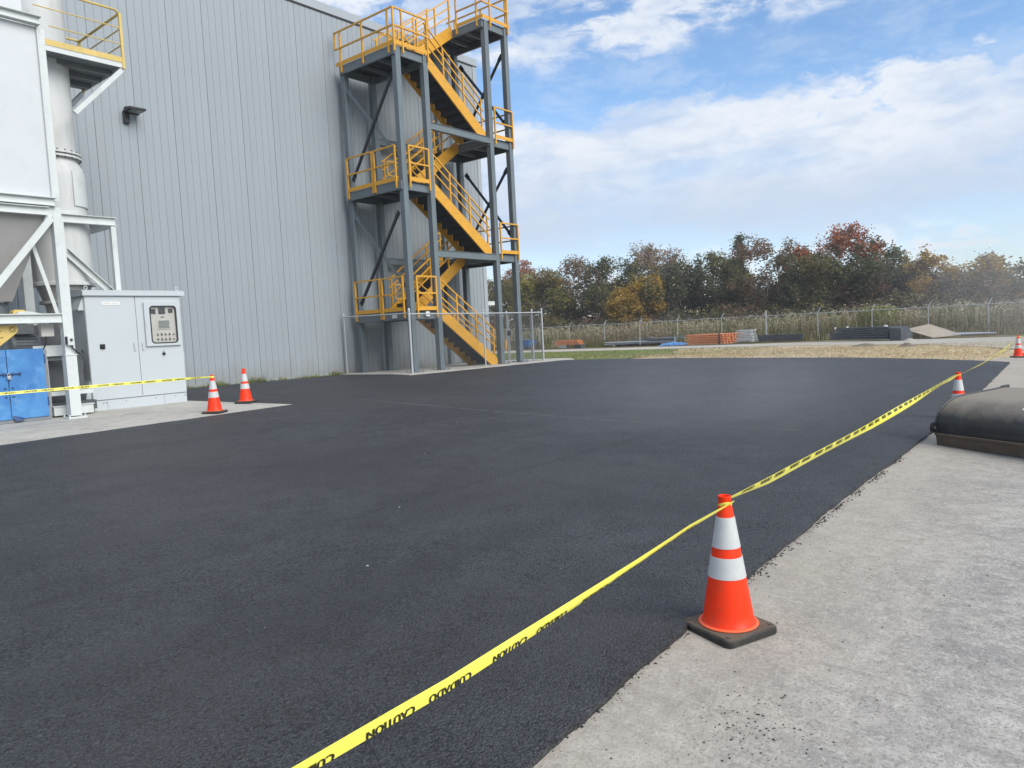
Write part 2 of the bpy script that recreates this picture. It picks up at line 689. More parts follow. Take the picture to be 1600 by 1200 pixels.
def asphalt_extra(nt, N, L, nz, ma, tc, col):
    # open pores between the chips, thicker in some patches than in others
    pore = ma('ADD', ma('ADD', ma('MULTIPLY', nz(62.0, 2, .6), .55), ma('MULTIPLY', nz(30.0, 3, .7), .45)), ma('MULTIPLY', ma('SUBTRACT', nz(3.0, 4, .6), .5), .22))
    col = mixcol(N, L, mrange(N, L, pore, .505, .565, 0, .95), col, (.0075, .008, .010))
    pale = nz(120.0, 2, .5)
    col = mixcol(N, L, mrange(N, L, pale, .60, .68, 0, .5), col, (.13, .133, .14))
    # dusty film in broad patches, brownish roller passes along the lot
    p = nz(.35, 5, .55)
    col = mixcol(N, L, mrange(N, L, p, .46, .72, 0, .6), col, (.062, .058, .056))
    q = nz(1.0, 5, .6, (.10, .8, 1))
    col = mixcol(N, L, mrange(N, L, q, .50, .70, 0, .5), col, (.026, .027, .030))
    # joints between the paver's passes
    sp = N('ShaderNodeSeparateXYZ')
    L(tc.outputs['Object'], sp.inputs[0])
    wob = ma('MULTIPLY', ma('SUBTRACT', nz(1.4, 4, .6), .5), .16)
    for y0 in (4.95, 8.55, 12.0):
        d = ma('ABSOLUTE', ma('ADD', ma('SUBTRACT', sp.outputs[1], y0), wob), 0.0)
        col = mixcol(N, L, mrange(N, L, d, .09, .01, 0, .32), col, (.013, .0135, .015))
    return col


def concrete_extra(nt, N, L, nz, ma, tc, col):
    # broomed streaks across the slab, worn dark patches, pale and dark grains
    b = nz(1.3, 7, .68)
    col = mixcol(N, L, mrange(N, L, b, .47, .64, 0, .62), col, (.215, .207, .20))
    q = nz(3.0, 8, .72, (3.4, .6, 1))
    col = mixcol(N, L, mrange(N, L, q, .52, .68, 0, .5), col, (.19, .182, .17))
    q2 = nz(5.0, 8, .75, (3.0, .7, 1))
    col = mixcol(N, L, mrange(N, L, q2, .53, .70, 0, .7), col, (.50, .475, .43))
    k = nz(26.0, 5, .8)
    col = mixcol(N, L, mrange(N, L, k, .52, .62, 0, .6), col, (.56, .53, .48))
    s = nz(60.0, 3, .8)
    col = mixcol(N, L, mrange(N, L, s, .53, .62, 0, .6), col, (.14, .13, .115))
    # warmer, dustier margin beside the asphalt edge
    sp = N('ShaderNodeSeparateXYZ')
    L(tc.outputs['Object'], sp.inputs[0])
    e = ma('ADD', sp.outputs[1], ma('MULTIPLY', nz(1.5), .8))
    col = mixcol(N, L, mrange(N, L, e, 1.0, 2.2, 0, .5), col, (.42, .36, .28))
    return col


M['asphalt'] = ground_mat('fresh_asphalt', [(.40, (.028, .029, .033)), (.5, (.060, .062, .069)), (.60, (.092, .095, .103))], 30, 110, 1.0, .02, .6, .5, .5, asphalt_extra, vor=85)
M['concrete'] = ground_mat('worn_concrete', [(.38, (.26, .243, .215)), (.5, (.40, .372, .33)), (.62, (.52, .485, .43))], 9, 70, .6, .008, .85, .5, .3, concrete_extra)
def slab_extra(nt, N, L, nz, ma, tc, col):
    q = nz(2.6, 8, .72, (.6, 3.6, 1))
    col = mixcol(N, L, mrange(N, L, q, .48, .66, 0, .55), col, (.29, .265, .225))
    k = nz(1.1, 6, .7)
    col = mixcol(N, L, mrange(N, L, k, .54, .68, 0, .5), col, (.25, .235, .21))
    s = nz(40.0, 3, .8)
    col = mixcol(N, L, mrange(N, L, s, .56, .66, 0, .5), col, (.17, .16, .14))
    return col


M['slab'] = ground_mat('pale_slab_concrete', [(.34, (.36, .345, .305)), (.5, (.48, .46, .41)), (.64, (.56, .53, .475))], 5, 90, .3, .006, .85, .6, .3, slab_extra)
M['straw'] = ground_mat('dry_straw_ground', [(.34, (.26, .19, .105)), (.44, (.50, .375, .21)), (.54, (.62, .50, .31)), (.66, (.70, .61, .43))], 1.6, 22, .9, .08, .95, .25)
M['verge'] = ground_mat('green_grass_ground', [(.34, (.09, .115, .028)), (.5, (.165, .20, .05)), (.64, (.32, .32, .12))], 1.8, 30, .9, .05, .95, .3)
M['gravel'] = ground_mat('pale_gravel', [(.34, (.34, .30, .25)), (.5, (.46, .42, .35)), (.64, (.56, .52, .45))], 4, 60, .5, .02, .9, .2)
M['weedground'] = ground_mat('rough_weedy_ground', [(.34, (.08, .075, .03)), (.5, (.16, .13, .06)), (.64, (.26, .21, .11))], 1.2, 20, .8, .06, .95, .1)

# ------------------------------------------------------------------ the ground


def sstep(t):
    t = max(0.0, min(1.0, t))
    return t * t * (3 - 2 * t)


def zg(u, v):
    """height of the finished ground: the lot rises gently towards the wall and runs out flat at the far fence"""
    base = .002 - .0044 * max(-25, min(u, 30)) + .0319 * max(-14, min(v, 17.2))
    ue = 27.0 if v < 7.2 else max(21.0, 27.0 - (v - 7.2) * .5)
    return base + (-.07 - base) * sstep((u - ue) / 17.0)


def sheet(name, outline, material, dz, thick=0.0, kind='structure', step=None, cuts=()):
    """flat area following the ground, optionally with side faces going down by thick"""
    bm = bmesh.new()
    vs = [bm.verts.new((p[0], p[1], 0)) for p in outline]
    for t in tessellate_polygon([[Vector((p[0], p[1], 0)) for p in outline]]):
        try:
            bm.faces.new([vs[i] for i in t])
        except ValueError:
            pass
    for (axis, val) in cuts:
        no = (1, 0, 0) if axis == 'x' else (0, 1, 0)
        co = (val, 0, 0) if axis == 'x' else (0, val, 0)
        bmesh.ops.bisect_plane(bm, geom=bm.verts[:] + bm.edges[:] + bm.faces[:], plane_co=co, plane_no=no)
    for v in bm.verts:
        v.co.z = zg(v.co.x, v.co.y) + dz
    bmesh.ops.recalc_face_normals(bm, faces=bm.faces)
    for f in bm.faces:
        if f.normal.z < 0:
            f.normal_flip()
    if thick:
        be = [e for e in bm.edges if len(e.link_faces) == 1]
        r = bmesh.ops.extrude_edge_only(bm, edges=be)
        for g in r['geom']:
            if isinstance(g, bmesh.types.BMVert):
                g.co.z -= thick
    me = bpy.data.meshes.new(name)
    bm.to_mesh(me)
    bm.free()
    me.materials.append(material)
    o = bpy.data.objects.new(name, me)
    COL.objects.link(o)
    o['kind'] = kind
    return o


def wobble(pts, amp, step=.25, seed=0.0):
    """resample a polyline and give it an uneven edge"""
    out = []
    for a, b in zip(pts[:-1], pts[1:]):
        a, b = Vector(a), Vector(b)
        d = b - a
        n = max(1, int(d.length / step))
        nn = Vector((-d.y, d.x)).normalized()
        for k in range(n):
            p = a + d * (k / n)
            w = mnoise.noise(Vector((p.x * 2.3, p.y * 2.3, seed))) * .6 + mnoise.noise(Vector((p.x * 9, p.y * 9, seed + 3))) * .4
            q = p + nn * w * amp
            out.append((q.x, q.y))
    out.append(tuple(pts[-1]))
    return out


# the earth sheet, out to the horizon
def build_ground():
    def axis(lo, hi, st, far):
        a = []
        x = lo
        while x <= hi + 1e-6:
            a.append(x)
            x += st
        return [-far, -far / 3, -far / 9, -120] + a + [hi + 40, hi + 120, far / 3, far]
    xs = axis(-40, 100, 2.0, 3000)
    ys = axis(-60, 90, 2.0, 3000)
    vs, fs = [], []
    for y in ys:
        for x in xs:
            z = zg(x, y) - .07
            if x > 60:
                z += .25 * mnoise.noise(Vector((x * .1, y * .1, 0)))
            vs.append((x, y, z))
    n = len(xs)
    for j in range(len(ys) - 1):
        for i in range(n - 1):
            fs.append((j * n + i, j * n + i + 1, (j + 1) * n + i + 1, (j + 1) * n + i))
    me = bpy.data.meshes.new('ground')
    me.from_pydata(vs, [], fs)
    me.materials.append(M['weedground'])
    me.polygons.foreach_set('use_smooth', [True] * len(me.polygons))
    o = bpy.data.objects.new('ground', me)
    COL.objects.link(o)
    o['kind'] = 'structure'


build_ground()
XC = [('x', x) for x in range(22, 58, 2)]
YC = [('y', 7.2), ('y', 17.2), ('y', -14.0)]
# concrete apron on the right, worn; then the lot itself with its ragged edge
edge = wobble([(-14, 1.66), (2, 1.66), (3.4, 1.74), (6.4, 1.86), (11.2, 1.92), (18, 2.15), (26.0, 2.5)], .032, .05, 1.0)
sheet('concrete_apron', [(-14, -40), (33, -40), (33, 1.5), (27.5, 3.2), (26.6, 4.2), (25, 3.5), (10, 3.0), (-14, 3.0)], M['concrete'], -.02, 0, cuts=XC + YC)
far_edge = wobble([(26.0, 2.5), (26.9, 4.6), (27.1, 7.2), (25.9, 11), (24.2, 14.8), (23.0, 16.25)], .18, .3, 5.0)
pad_edge = wobble([(23.0, 16.25), (22.3, 16.42), (15.2, 16.42)], .03, .25, 7.0)
wall_edge = wobble([(15.2, 16.42), (15.15, 19.55), (8.05, 19.72)], .05, .3, 9.0)
slab_side = [(8.05, 19.72), (7.98, 15.82), (8.72, 12.87)]
slab_front = wobble([(8.72, 12.87), (3.4, 12.25), (-14, 10.4)], .025, .15, 3.0)
sheet('asphalt_lot', edge[:-1] + far_edge[:-1] + pad_edge[:-1] + wall_edge[:-1] + slab_side[:-1] + slab_front, M['asphalt'], .012, .07, cuts=XC + YC)
sheet('concrete_slab', [(-14, 10.3), (3.4, 12.2), (8.78, 12.85), (8.03, 15.82), (8.08, 19.85), (-14, 19.85)], M['slab'], .004, .05, cuts=YC)
sheet('tower_pad', wobble([(15.05, 19.85), (15.08, 16.35), (23.6, 16.3), (24.2, 17.0), (23.4, 19.85)], .03, .4, 2.0), M['slab'], .03, .09, cuts=XC + YC)
# beyond the lot: green verge, straw, the gravel track along the fence, and the pale yard on the right
sheet('straw_field', wobble([(22.4, 3.0), (33, 2.6), (37, 4.6), (42, 8.5), (45.8, 15.1), (46, 24), (30, 24), (22, 20)], .3, .6, 4.0), M['straw'], -.03, 0, cuts=XC + YC)
sheet('grass_verge', wobble([(22.5, 17.0), (24.6, 14.9), (29, 15.6), (38, 19.5), (46, 23.0), (46.5, 60), (22.8, 60)], .6, .6, 6.0), M['verge'], -.024, 0, cuts=XC + YC)
sheet('gravel_track', wobble([(50, 70), (49.4, 36), (49.2, 24), (49.3, 12), (48.5, 2), (47, -40), (30, -40), (30, 1.0), (36, 4.0), (42, 8.2), (44.6, 15), (44.7, 26), (44.9, 33), (46, 70)], .25, .7, 8.0), M['gravel'], -.016, 0, cuts=XC + YC)

# crumbs of asphalt and grit along the edge of the lot


def grit(name, n, fn, material, s0, s1, label, cat):
    mb = MB()
    for _ in range(n):
        u, v = fn()
        s = s0 + (s1 - s0) * random.random() ** 2.5
        z = zg(u, v) - .02 + s * .25
        a = random.random() * 6.3
        pts = []
        for k, (dx, dy, dzz) in enumerate(((1, 0, 0), (-.5, .9, 0), (-.5, -.9, 0), (.1, .1, .9), (0, .2, -.6))):
            j = .7 + .6 * random.random()
            x, y = dx * math.cos(a) - dy * math.sin(a), dx * math.sin(a) + dy * math.cos(a)
            pts.append((u + x * s * j, v + y * s * j, z + dzz * s * .7 * j))
        mb.add(pts, [(0, 1, 3), (1, 2, 3), (2, 0, 3), (1, 0, 4), (2, 1, 4), (0, 2, 4)])
    o = mb.build(name, material, kind='stuff')
    o['label'] = label
    o['category'] = cat
    return o


def edge_v(u):
    if u < 3.4:
        return 1.66 + .08 * max(0, u - 2) / 1.4
    if u < 11.2:
        return 1.74 + .18 * (u - 3.4) / 7.8
    return 1.92 + .58 * (u - 11.2) / 14.8


def f_edge():
    while True:
        u = random.uniform(1.2, 9) if random.random() < .75 else random.uniform(9, 22)
        if mnoise.noise(Vector((u * 2.1, 0, 9))) + random.uniform(-.35, .35) > .05:
            break
    return u, edge_v(u) + .03 - abs(random.gauss(0, .03))


def f_scatter():
    if random.random() < .55:
        return random.gauss(2.75, .22), random.gauss(1.12, .12)
    u = random.uniform(1.8, 8)
    return u, edge_v(u) - random.random() ** 1.6 * 1.6


grit('asphalt_crumbs', 1500, f_edge, M['crumb'], .003, .012, 'black asphalt crumbs strewn along the ragged edge of the new lot', 'crumbs')
grit('loose_grit', 460, f_scatter, M['crumb'], .002, .0075, 'small dark grit scattered over the worn concrete apron', 'grit')


def f_flecks():
    u = random.uniform(2, 14)
    return u, edge_v(u) + .15 + random.random() * 9 * min(1, u / 8)


grit_o = grit('pale_flecks', 22, f_flecks, M['stone'], .004, .013, 'tiny pale flecks lying about on the black asphalt', 'flecks')
grit_o.location.z = .035

# thin pale scuff lines left on the asphalt, as dusty marks a few millimetres proud
def scuff(pts, w, gaps, seed):
    mb = MB()
    rnd = random.Random(seed)
    for a, b in zip(pts[:-1], pts[1:]):
        a, b = Vector(a), Vector(b)
        n = max(2, int((b - a).length / .12))
        d = (b - a).normalized()
        nn = Vector((-d.y, d.x))
        for k in range(n):
            if rnd.random() < gaps:
                continue
            p, q = a + (b - a) * (k / n), a + (b - a) * ((k + .95) / n)
            ww = w * (.4 + rnd.random())
            o = nn * rnd.gauss(0, w * .3)
            c = [p - nn * ww + o, p + nn * ww + o, q + nn * ww + o, q - nn * ww + o]
            mb.add([(x.x, x.y, zg(x.x, x.y) + .0165) for x in c], [(0, 1, 2, 3)])
    return mb


M['scuff'] = mat('pale_dust_scuff', (.155, .152, .145), .9, 0, .3, 30)
o = scuff([(9.9, 12.35), (9.72, 8.34), (9.79, 5.83)], .018, .08, 1).build('scuff_mark', M['scuff'], kind='structure')
o = scuff([(9.8, 5.8), (10.2, 3.37)], .014, .25, 2).build('scuff_mark', M['scuff'], kind='structure')
# ------------------------------------------------------------------ warehouse
WV = 19.9
wh = thing('warehouse', 'long grey metal clad warehouse with vertical ribbed wall panels and flat parapet', 'warehouse', (12, WV, .49))
PW = 1.03


def panel_mesh(w):
    """one wall panel: flat sheet with four narrow grooves and a deep joint down its left side"""
    prof = []
    j = .008
    prof += [(0, .018), (j, .018), (j + .006, 0)]
    for k in range(1, 5):
        x = k * w / 5
        prof += [(x - .012, 0), (x - .004, .010), (x + .004, .010), (x + .012, 0)]
    prof += [(w - .002, 0), (w, .018)]
    vs, fs = [], []
    for (x, y) in prof:
        vs += [(x, y, 0), (x, y, 11.66)]
    for i in range(len(prof) - 1):
        fs.append((2 * i, 2 * i + 2, 2 * i + 3, 2 * i + 1))
    me = bpy.data.meshes.new('wall_panel')
    me.from_pydata(vs, [], fs)
    me.materials.append(M['panel'])
    return me


pm = panel_mesh(PW)
u0 = 8.25 - PW * 14
k = 0
while u0 + PW * (k + 1) < 22.75:
    o = bpy.data.objects.new('wall_panel', pm)
    COL.objects.link(o)
    o.parent = wh
    o.location = (u0 + PW * k - 12, 0, 0)
    k += 1
UE = u0 + PW * k
mb = MB()
mb.box((UE, WV, .49), (22.66, WV + .03, 12.15))
mb.build('wall_panel', M['panel'], wh)
mb = MB()
mb.box((22.66, WV - .025, .47), (22.87, WV + .2, 12.15))
mb.build('corner_trim', M['trim'], wh)
mb = MB()
mb.box((u0, WV - .05, 12.165), (22.9, WV + .25, 12.43))
mb.build('parapet_trim', M['trim'], wh)
mb = MB()
mb.box((u0, WV - .03, 12.125), (22.9, WV + .1, 12.158))  # solid dark strip, paints in the shadow line under the parapet trim
mb.build('shadow_strip', M['shadow_line'], wh)
mb = MB()
mb.box((u0, WV - .035, .44), (15.1, WV + .02, .53))
mb.build('base_flashing', M['trim'], wh)
mb = MB()
mb.box((u0, WV + .035, .2), (22.84, WV + 45, 12.3))
mb.build('wall', M['panel'], wh)
mb = MB()
mb.box((22.88, 20.25, 2.74), (23.75, 22.2, 2.90))
mb.build('awning', M['white'], wh)
mb = MB()
mb.cbox((7.02, WV - .02, 4.98), (7.10, WV, 5.06), .01)
mb.build('wall_fixing', M['darkgrey'], wh)

# wall light
wl = thing('wall_light', 'small black flood light on bracket high on the grey warehouse wall', 'wall light', (9.15, WV, 7.5))
mb = MB()
mb.cbox((8.95, WV - .10, 7.47), (9.09, WV - .003, 7.78), .012)
mb.build('wall_box', M['black'], wl)
mb = MB()
mb.prism([(WV - .06, 7.80), (WV - .16, 7.86), (WV - .50, 7.80), (WV - .50, 7.75), (WV - .12, 7.75), (WV - .06, 7.72)], 'x', 8.95, 9.34)
mb.build('lamp_head', M['black'], wl)
mb = MB()
mb.box((9.0, WV - .46, 7.732), (9.29, WV - .18, 7.745))
mb.build('lens', M['screen'], wl)

# ------------------------------------------------------------------ stair tower
st = thing('stair_tower', 'tall steel stair tower with yellow guard rails against the warehouse wall', 'stair tower', (18.5, 18.2, .48))
VF, VB = 16.95, 19.62          # outer faces of front and back columns
CU = {1: 15.95, 2: 17.11, 3: 20.16, 4: 21.22}
CW = .195
LZ = {'L1': 2.42, 'R1': 4.38, 'L2': 6.40, 'R2': 8.37, 'L3': 10.42, 'R3': 12.35}
for i in (1, 2, 3, 4):
    top = 10.40 if i < 3 else 12.33
    for v in (VF + CW / 2, VB - CW / 2):
        mb = MB()
        mb.cbox((CU[i] - CW / 2, v - CW / 2, .49), (CU[i] + CW / 2, v + CW / 2, top), .012)
        c = mb.build('column', M['column'], st)
        mb = MB()
        mb.box((CU[i] - .22, v - .22, .47), (CU[i] + .22, v + .22, .512))
        for a in (-1, 1):
            for b in (-1, 1):
                mb.tube((CU[i] + a * .175, v + b * .175, .51), (CU[i] + a * .175, v + b * .175, .555), .016, 6)
        mb.build('base_plate', M['column'], c)


def guard(pts, z, h=1.06, posts=None, mid=(.54,), toe=True, parent=st, drop=.22, loops=False):
    """horizontal guard rail along pts (list of (u, v)): a rail mesh with its posts as sub-parts, and toe boards"""
    mb = MB()
    s = .045
    for zz in (h,) + tuple(mid):
        for a, b in zip(pts[:-1], pts[1:]):
            mb.beam((*a, z + zz), (*b, z + zz), s, s)
    if loops:
        p = pts[0]
        mb.beam((*p, z + h + .02), (*p, z + mid[0] - .02), s, s)
    rail = mb.build('guard_rail', M['yellow'], parent)
    for p in (posts or pts):
        mb = MB()
        mb.beam((*p, z - drop), (*p, z + h), .05, .05, (1, 0, 0))
        mb.build('rail_post', M['yellow'], rail)
    if toe:
        for a, b in zip(pts[:-1], pts[1:]):
            mb = MB()
            a, b = Vector(a), Vector(b)
            mb.beam((a.x, a.y, z + .06), (b.x, b.y, z + .06), .014, .12)
            mb.build('toe_board', M['yellow'], parent)
    return rail


def landing(z, ua, ub):
    va, vb = VF + .03, VB - .02
    mb = MB()
    mb.box((ua + .01, va + .012, z - .05), (ub - .01, vb - .035, z))
    d = mb.build('landing_deck', M['deck'], st)
    # seen from below: ribs of the deck
    mb = MB()
    n = 9
    for k in range(1, n):
        v = va + (vb - va) * k / n
        mb.box((ua + .06, v - .018, z - .085), (ub - .06, v + .018, z - .052))
    mb.build('deck_rib', M['deck'], d)
    for v in (va + (vb - va) * .36, va + (vb - va) * .68):
        mb = MB()
        mb.box((ua + .06, v - .04, z - .19), (ub - .06, v + .04, z - .087))
        mb.build('cross_beam', M['column'], d)
    for a, b in (((ua, va + .005, z - .26), (ua + .05, vb - .03, z - .003)), ((ub - .05, va + .005, z - .26), (ub, vb - .03, z - .003)),
                 ((ua + .06, va + .02, z - .255), (ub - .06, va + .07, z - .006)), ((ua + .06, vb - .09, z - .255), (ub - .06, vb - .04, z - .006))):
        mb = MB()
        mb.box(a, b)
        # channel flanges
        a_, b_ = Vector(a), Vector(b)
        mb.box((a_.x - .012, a_.y - .012, z - .275), (b_.x + .012, b_.y + .012, z - .261))
        mb.build('edge_beam', M['column'], st)


UL0, UL1 = 15.80, 17.24
UR0, UR1 = 19.96, 21.32
for nme in ('L1', 'L2', 'L3'):
    landing(LZ[nme], UL0, UL1)
for nme in ('R1', 'R2', 'R3'):
    landing(LZ[nme], UR0, UR1)

# guard rails round the landings
for nme in ('L1', 'L2'):
    z = LZ[nme]
    a = (UL0 - .03, VF + .22)
    b = (UL0 - .03, 18.2)
    c = (UL0 - .03, VB - .15)
    guard([c, (b[0], b[1] + .05)], z)
    guard([(b[0], b[1] - .05), a], z)
    guard([(16.10, VF - .05), (16.94, VF - .05)], z)
z = LZ['L3']
guard([(UL0 - .03, VB + .06), (UL0 - .03, 18.35), (UL0 - .03, VF - .05)], z, posts=[(UL0 - .03, VB - .2), (UL0 - .03, 18.35), (UL0 - .03, VF + .2), (UL0 - .03, VF - .05)], loops=True)
guard([(UL0 - .03, VF - .05), (17.2, VF - .05)], z, posts=[(16.12, VF - .05), (17.18, VF - .05)])
for nme in ('R1', 'R2'):
    z = LZ[nme]
    guard([(20.30, VF - .05), (21.27, VF - .05)], z)
    guard([(UR1 + .03, VF + .18), (UR1 + .03, VB - .1)], z, posts=[(UR1 + .03, VF + .22), (UR1 + .03, 18.2), (UR1 + .03, VB - .15)])
z = LZ['R3']
guard([(UR0 - .03, 18.12), (UR0 - .03, VF - .05)], z, posts=[(UR0 - .03, 18.12), (UR0 - .03, VF + .22)])
guard([(UR0 - .03, VF - .05), (UR1 + .03, VF - .05)], z, posts=[(20.32, VF - .05), (21.27, VF - .05)])
guard([(UR1 + .03, VF - .05), (UR1 + .03, VB + .3)], z, posts=[(UR1 + .03, VF + .1), (UR1 + .03, 18.2), (UR1 + .03, VB - .1)])

# flights: closed treads between two yellow stringers
RUN0, RUN1 = 17.26, 19.95


def tread_mesh(run, rise, w):
    mb = MB()
    mb.box((0, 0, -.035), (run + .03, w, 0))
    mb.box((0, 0, -rise), (.012, w, -.036))
    me = bpy.data.meshes.new('tread')
    me.from_pydata(mb.v, [], mb.f)
    me.materials.append(M['deck'])
    return me


def flight(u_lo, z_lo, u_hi, z_hi, va, vb, name_rail=True, extra_rails=False):
    """stair flight between the low end and the high end, stringers at va and vb"""
    n = 10
    rise = (z_hi - z_lo) / (n + 1)
    run = (u_hi - u_lo) / n
    sg = 1 if u_hi > u_lo else -1
    fl = bpy.data.objects.new('stair_flight', None)
    COL.objects.link(fl)
    fl.parent = st
    ORIG[fl] = ORIG[st]
    me = tread_mesh(abs(run), rise, vb - va - .1)
    for k in range(n):
        o = bpy.data.objects.new('tread', me)
        COL.objects.link(o)
        o.parent = fl
        u = u_lo + run * k
        z = z_lo + rise * (k + 1)
        o.location = Vector((u, va + .05, z)) - Vector(ORIG[fl])
        if sg < 0:
            o.scale = (-1, 1, 1)
    slope = Vector((u_hi - u_lo, 0, z_hi - z_lo)).normalized()
    for v in (va, vb):
        # stringer: plate cut level at both ends
        d = .19
        lo, hi = (u_lo, z_lo), (u_hi, z_hi)
        k = (z_hi - z_lo) / (u_hi - u_lo)
        poly = [(lo[0] - sg * .05, lo[1] - .02), (lo[0] - sg * .02, lo[1] + .20), (hi[0], hi[1] + .16), (hi[0] + sg * .02, hi[1] - .26), (lo[0] + sg * .30, lo[1] - .02)]
        mb = MB()
        mb.prism(poly, 'y', v - .028, v + .028)
        s = mb.build('stringer', M['yellow'], fl)
        mb = MB()
        for q in range(1, 2 * n):
            t = (q + .5) / (2 * n)
            uu, zz = lo[0] + (hi[0] - lo[0]) * t, lo[1] + (hi[1] - lo[1]) * t + (.09 if q % 2 else -.02)
            mb.tube((uu, v - .036, zz), (uu, v + .036, zz), .012, 6)
        mb.build('bolt', M['column'], s)
    # guard rails on both stringers
    for v in (va, vb):
        mb = MB()
        k = (z_hi - z_lo) / (u_hi - u_lo)
        hs = (1.02, .74, .44)
        for h in hs:
            mb.beam((u_lo, v, z_lo + .16 + h), (u_hi, v, z_hi + .05 + h), .04, .04)
        rail = mb.build('stair_rail', M['yellow'], fl)
        for t in (.04, .36, .70, .97):
            uu = u_lo + (u_hi - u_lo) * t
            zz = z_lo + (z_hi - z_lo) * t
            mb = MB()
            mb.beam((uu, v, zz + .10), (uu, v, zz + .16 + 1.02 - .11 * t), .048, .048, (1, 0, 0))
            mb.build('stair_rail_post', M['yellow'], fl)


VA1, VA2 = VF + .16, 18.16      # front half
VB1, VB2 = 18.40, VB - .14      # half next to the wall
flight(RUN1 + .02, .50, RUN0, LZ['L1'], VA1, VA2)
flight(RUN0, LZ['L1'], RUN1, LZ['R1'], VB1, VB2)
flight(RUN1, LZ['R1'], RUN0, LZ['L2'], VA1, VA2)
flight(RUN0, LZ['L2'], RUN1, LZ['R2'], VB1, VB2)
flight(RUN1, LZ['R2'], RUN0, LZ['L3'], VA1, VA2)
flight(RUN0, LZ['L3'], RUN1, LZ['R3'], VB1, VB2)

# long beams between columns two and three
for zt in (LZ['R1'] - .05, LZ['R2'] - .02):
    for v in (VF + .06, VB - .1):
        mb = MB()
        mb.box((CU[2] + CW / 2, v - .05, zt - .19), (CU[3] - CW / 2, v + .05, zt))
        mb.box((CU[2] + CW / 2, v - .075, zt + .001), (CU[3] - CW / 2, v + .075, zt + .014))
        mb.box((CU[2] + CW / 2, v - .075, zt - .204), (CU[3] - CW / 2, v + .075, zt - .191))
        mb.build('tie_beam', M['column'], st)
# roof bridge beside the top landing
mb = MB()
mb.box((UR0 + .1, VB + .01, LZ['R3'] - .06), (UR1 - .1, WV + .9, LZ['R3'] + .11))
mb.build('roof_bridge', M['column'], st)

# cross braces on the two ends
def brace(a, b, m, n=.05):
    mb = MB()
    a, b = Vector(a), Vector(b)
    for s in (-.028, .028):
        mb.beam(a + Vector((s, 0, 0)), b + Vector((s, 0, 0)), .012, .075)
    mb.beam(a, b, .02, .03)
    for p, q in ((a, b), (b, a)):
        d = (q - p).normalized()
        mb.beam(p - d * .02, p + d * .22, .016, .16)
    mb.build('cross_brace', m, st)


ux = CU[1] - .10
for zt, zb in ((10.05, 6.75), (6.02, 2.75)):
    brace((ux, VF + .28, zt - .55), (ux, VB - .32, zb + .0), M['brace'])
    brace((ux + .06, VB - .30, zt - .45), (ux + .06, VF + .28, zb + .45), M['column'])
ux = CU[4] + .04
for zt, zb in ((11.95, 8.7), (7.95, 4.75)):
    brace((ux, VF + .28, zt - .45), (ux, VB - .3, zb + .25), M['brace'])
    brace((ux + .06, VB - .3, zt - .3), (ux + .06, VF + .28, zb + .35), M['brace'])
# handrail returns at the feet of the flights
for z in (LZ['L1'], LZ['L2'], LZ['L3']):
    mb = MB()
    for h in (.92, .46):
        mb.beam((16.55, VB1, z + h), (RUN0, VB1, z + h), .035, .035)
    mb.beam((16.55, VB1, z + .44), (16.55, VB1, z + .94), .035, .035, (1, 0, 0))
    mb.build('handrail_return', M['yellow'], st)
# two small white plates on the lowest landing beams
mb = MB()
mb.box((UL0 - .036, 17.52, LZ['L1'] - .21), (UL0 - .028, 17.74, LZ['L1'] - .05))
mb.build('notice_plate', M['sticker'], st)
mb = MB()
mb.box((16.44, VF - .04, LZ['L1'] - .19), (16.61, VF - .032, LZ['L1'] - .04))
mb.build('notice_plate', M['sticker'], st)

# ------------------------------------------------------------------ chain link enclosure


def chain_wires(mb, p, q, z0p, z1p, z0q, z1q, pitch, r):
    """crossing diagonal wires filling the panel between p and q"""
    p, q = Vector((p[0], p[1], 0)), Vector((q[0], q[1], 0))
    Lh = (q - p).length
    d = (q - p).normalized()
    nn = Vector((-d.y, d.x, 0))
    for sgn in (1, -1):
        H = ((z1p - z0p) + (z1q - z0q)) / 2
        s = -H
        while s < Lh + H:
            # line from (s,0) to (s+H,H) or mirrored, clipped to [0, Lh]
            a, b = (s, 0.0), (s + H, H)
            if sgn < 0:
                a, b = (s + H, 0.0), (s, H)
            pts = []
            x0, x1 = a[0], b[0]
            lo, hi = 0.0, 1.0
            for bound, side in ((0.0, 1), (Lh, -1)):
                f0, f1 = (x0 - bound) * side, (x1 - bound) * side
                if f0 < 0 and f1 < 0:
                    lo, hi = 1, 0
                elif f0 < 0:
                    lo = max(lo, f0 / (f0 - f1))
                elif f1 < 0:
                    hi = min(hi, f0 / (f0 - f1))
            if hi > lo:
                for t in (lo, hi):
                    x = x0 + (x1 - x0) * t
                    zf = a[1] + (b[1] - a[1]) * t
                    zb = z0p + (z0q - z0p) * x / Lh
                    pts.append(p + d * x + nn * (r * .8 * sgn) + Vector((0, 0, zb + zf)))
                mb.tube(pts[0], pts[1], r, 3, cap=False)
            s += pitch
    return mb


ef = thing('chain_link_enclosure', 'galvanised chain link fence with gate around the foot of the stair tower', 'fence', (15.43, 16.6, .47))


def fence_post(p, zt, r, parent=ef, zb=None):
    zb = zg(*p) if zb is None else zb
    mb = MB()
    mb.tube((*p, zb - .03), (*p, zt), r, 10)
    mb.lathe((p[0], p[1], zt), [(r * 1.15, 0), (r * 1.1, .02), (r * .6, .05), (.004, .06)], 10)
    return mb.build('post', M['galv'], parent, True)


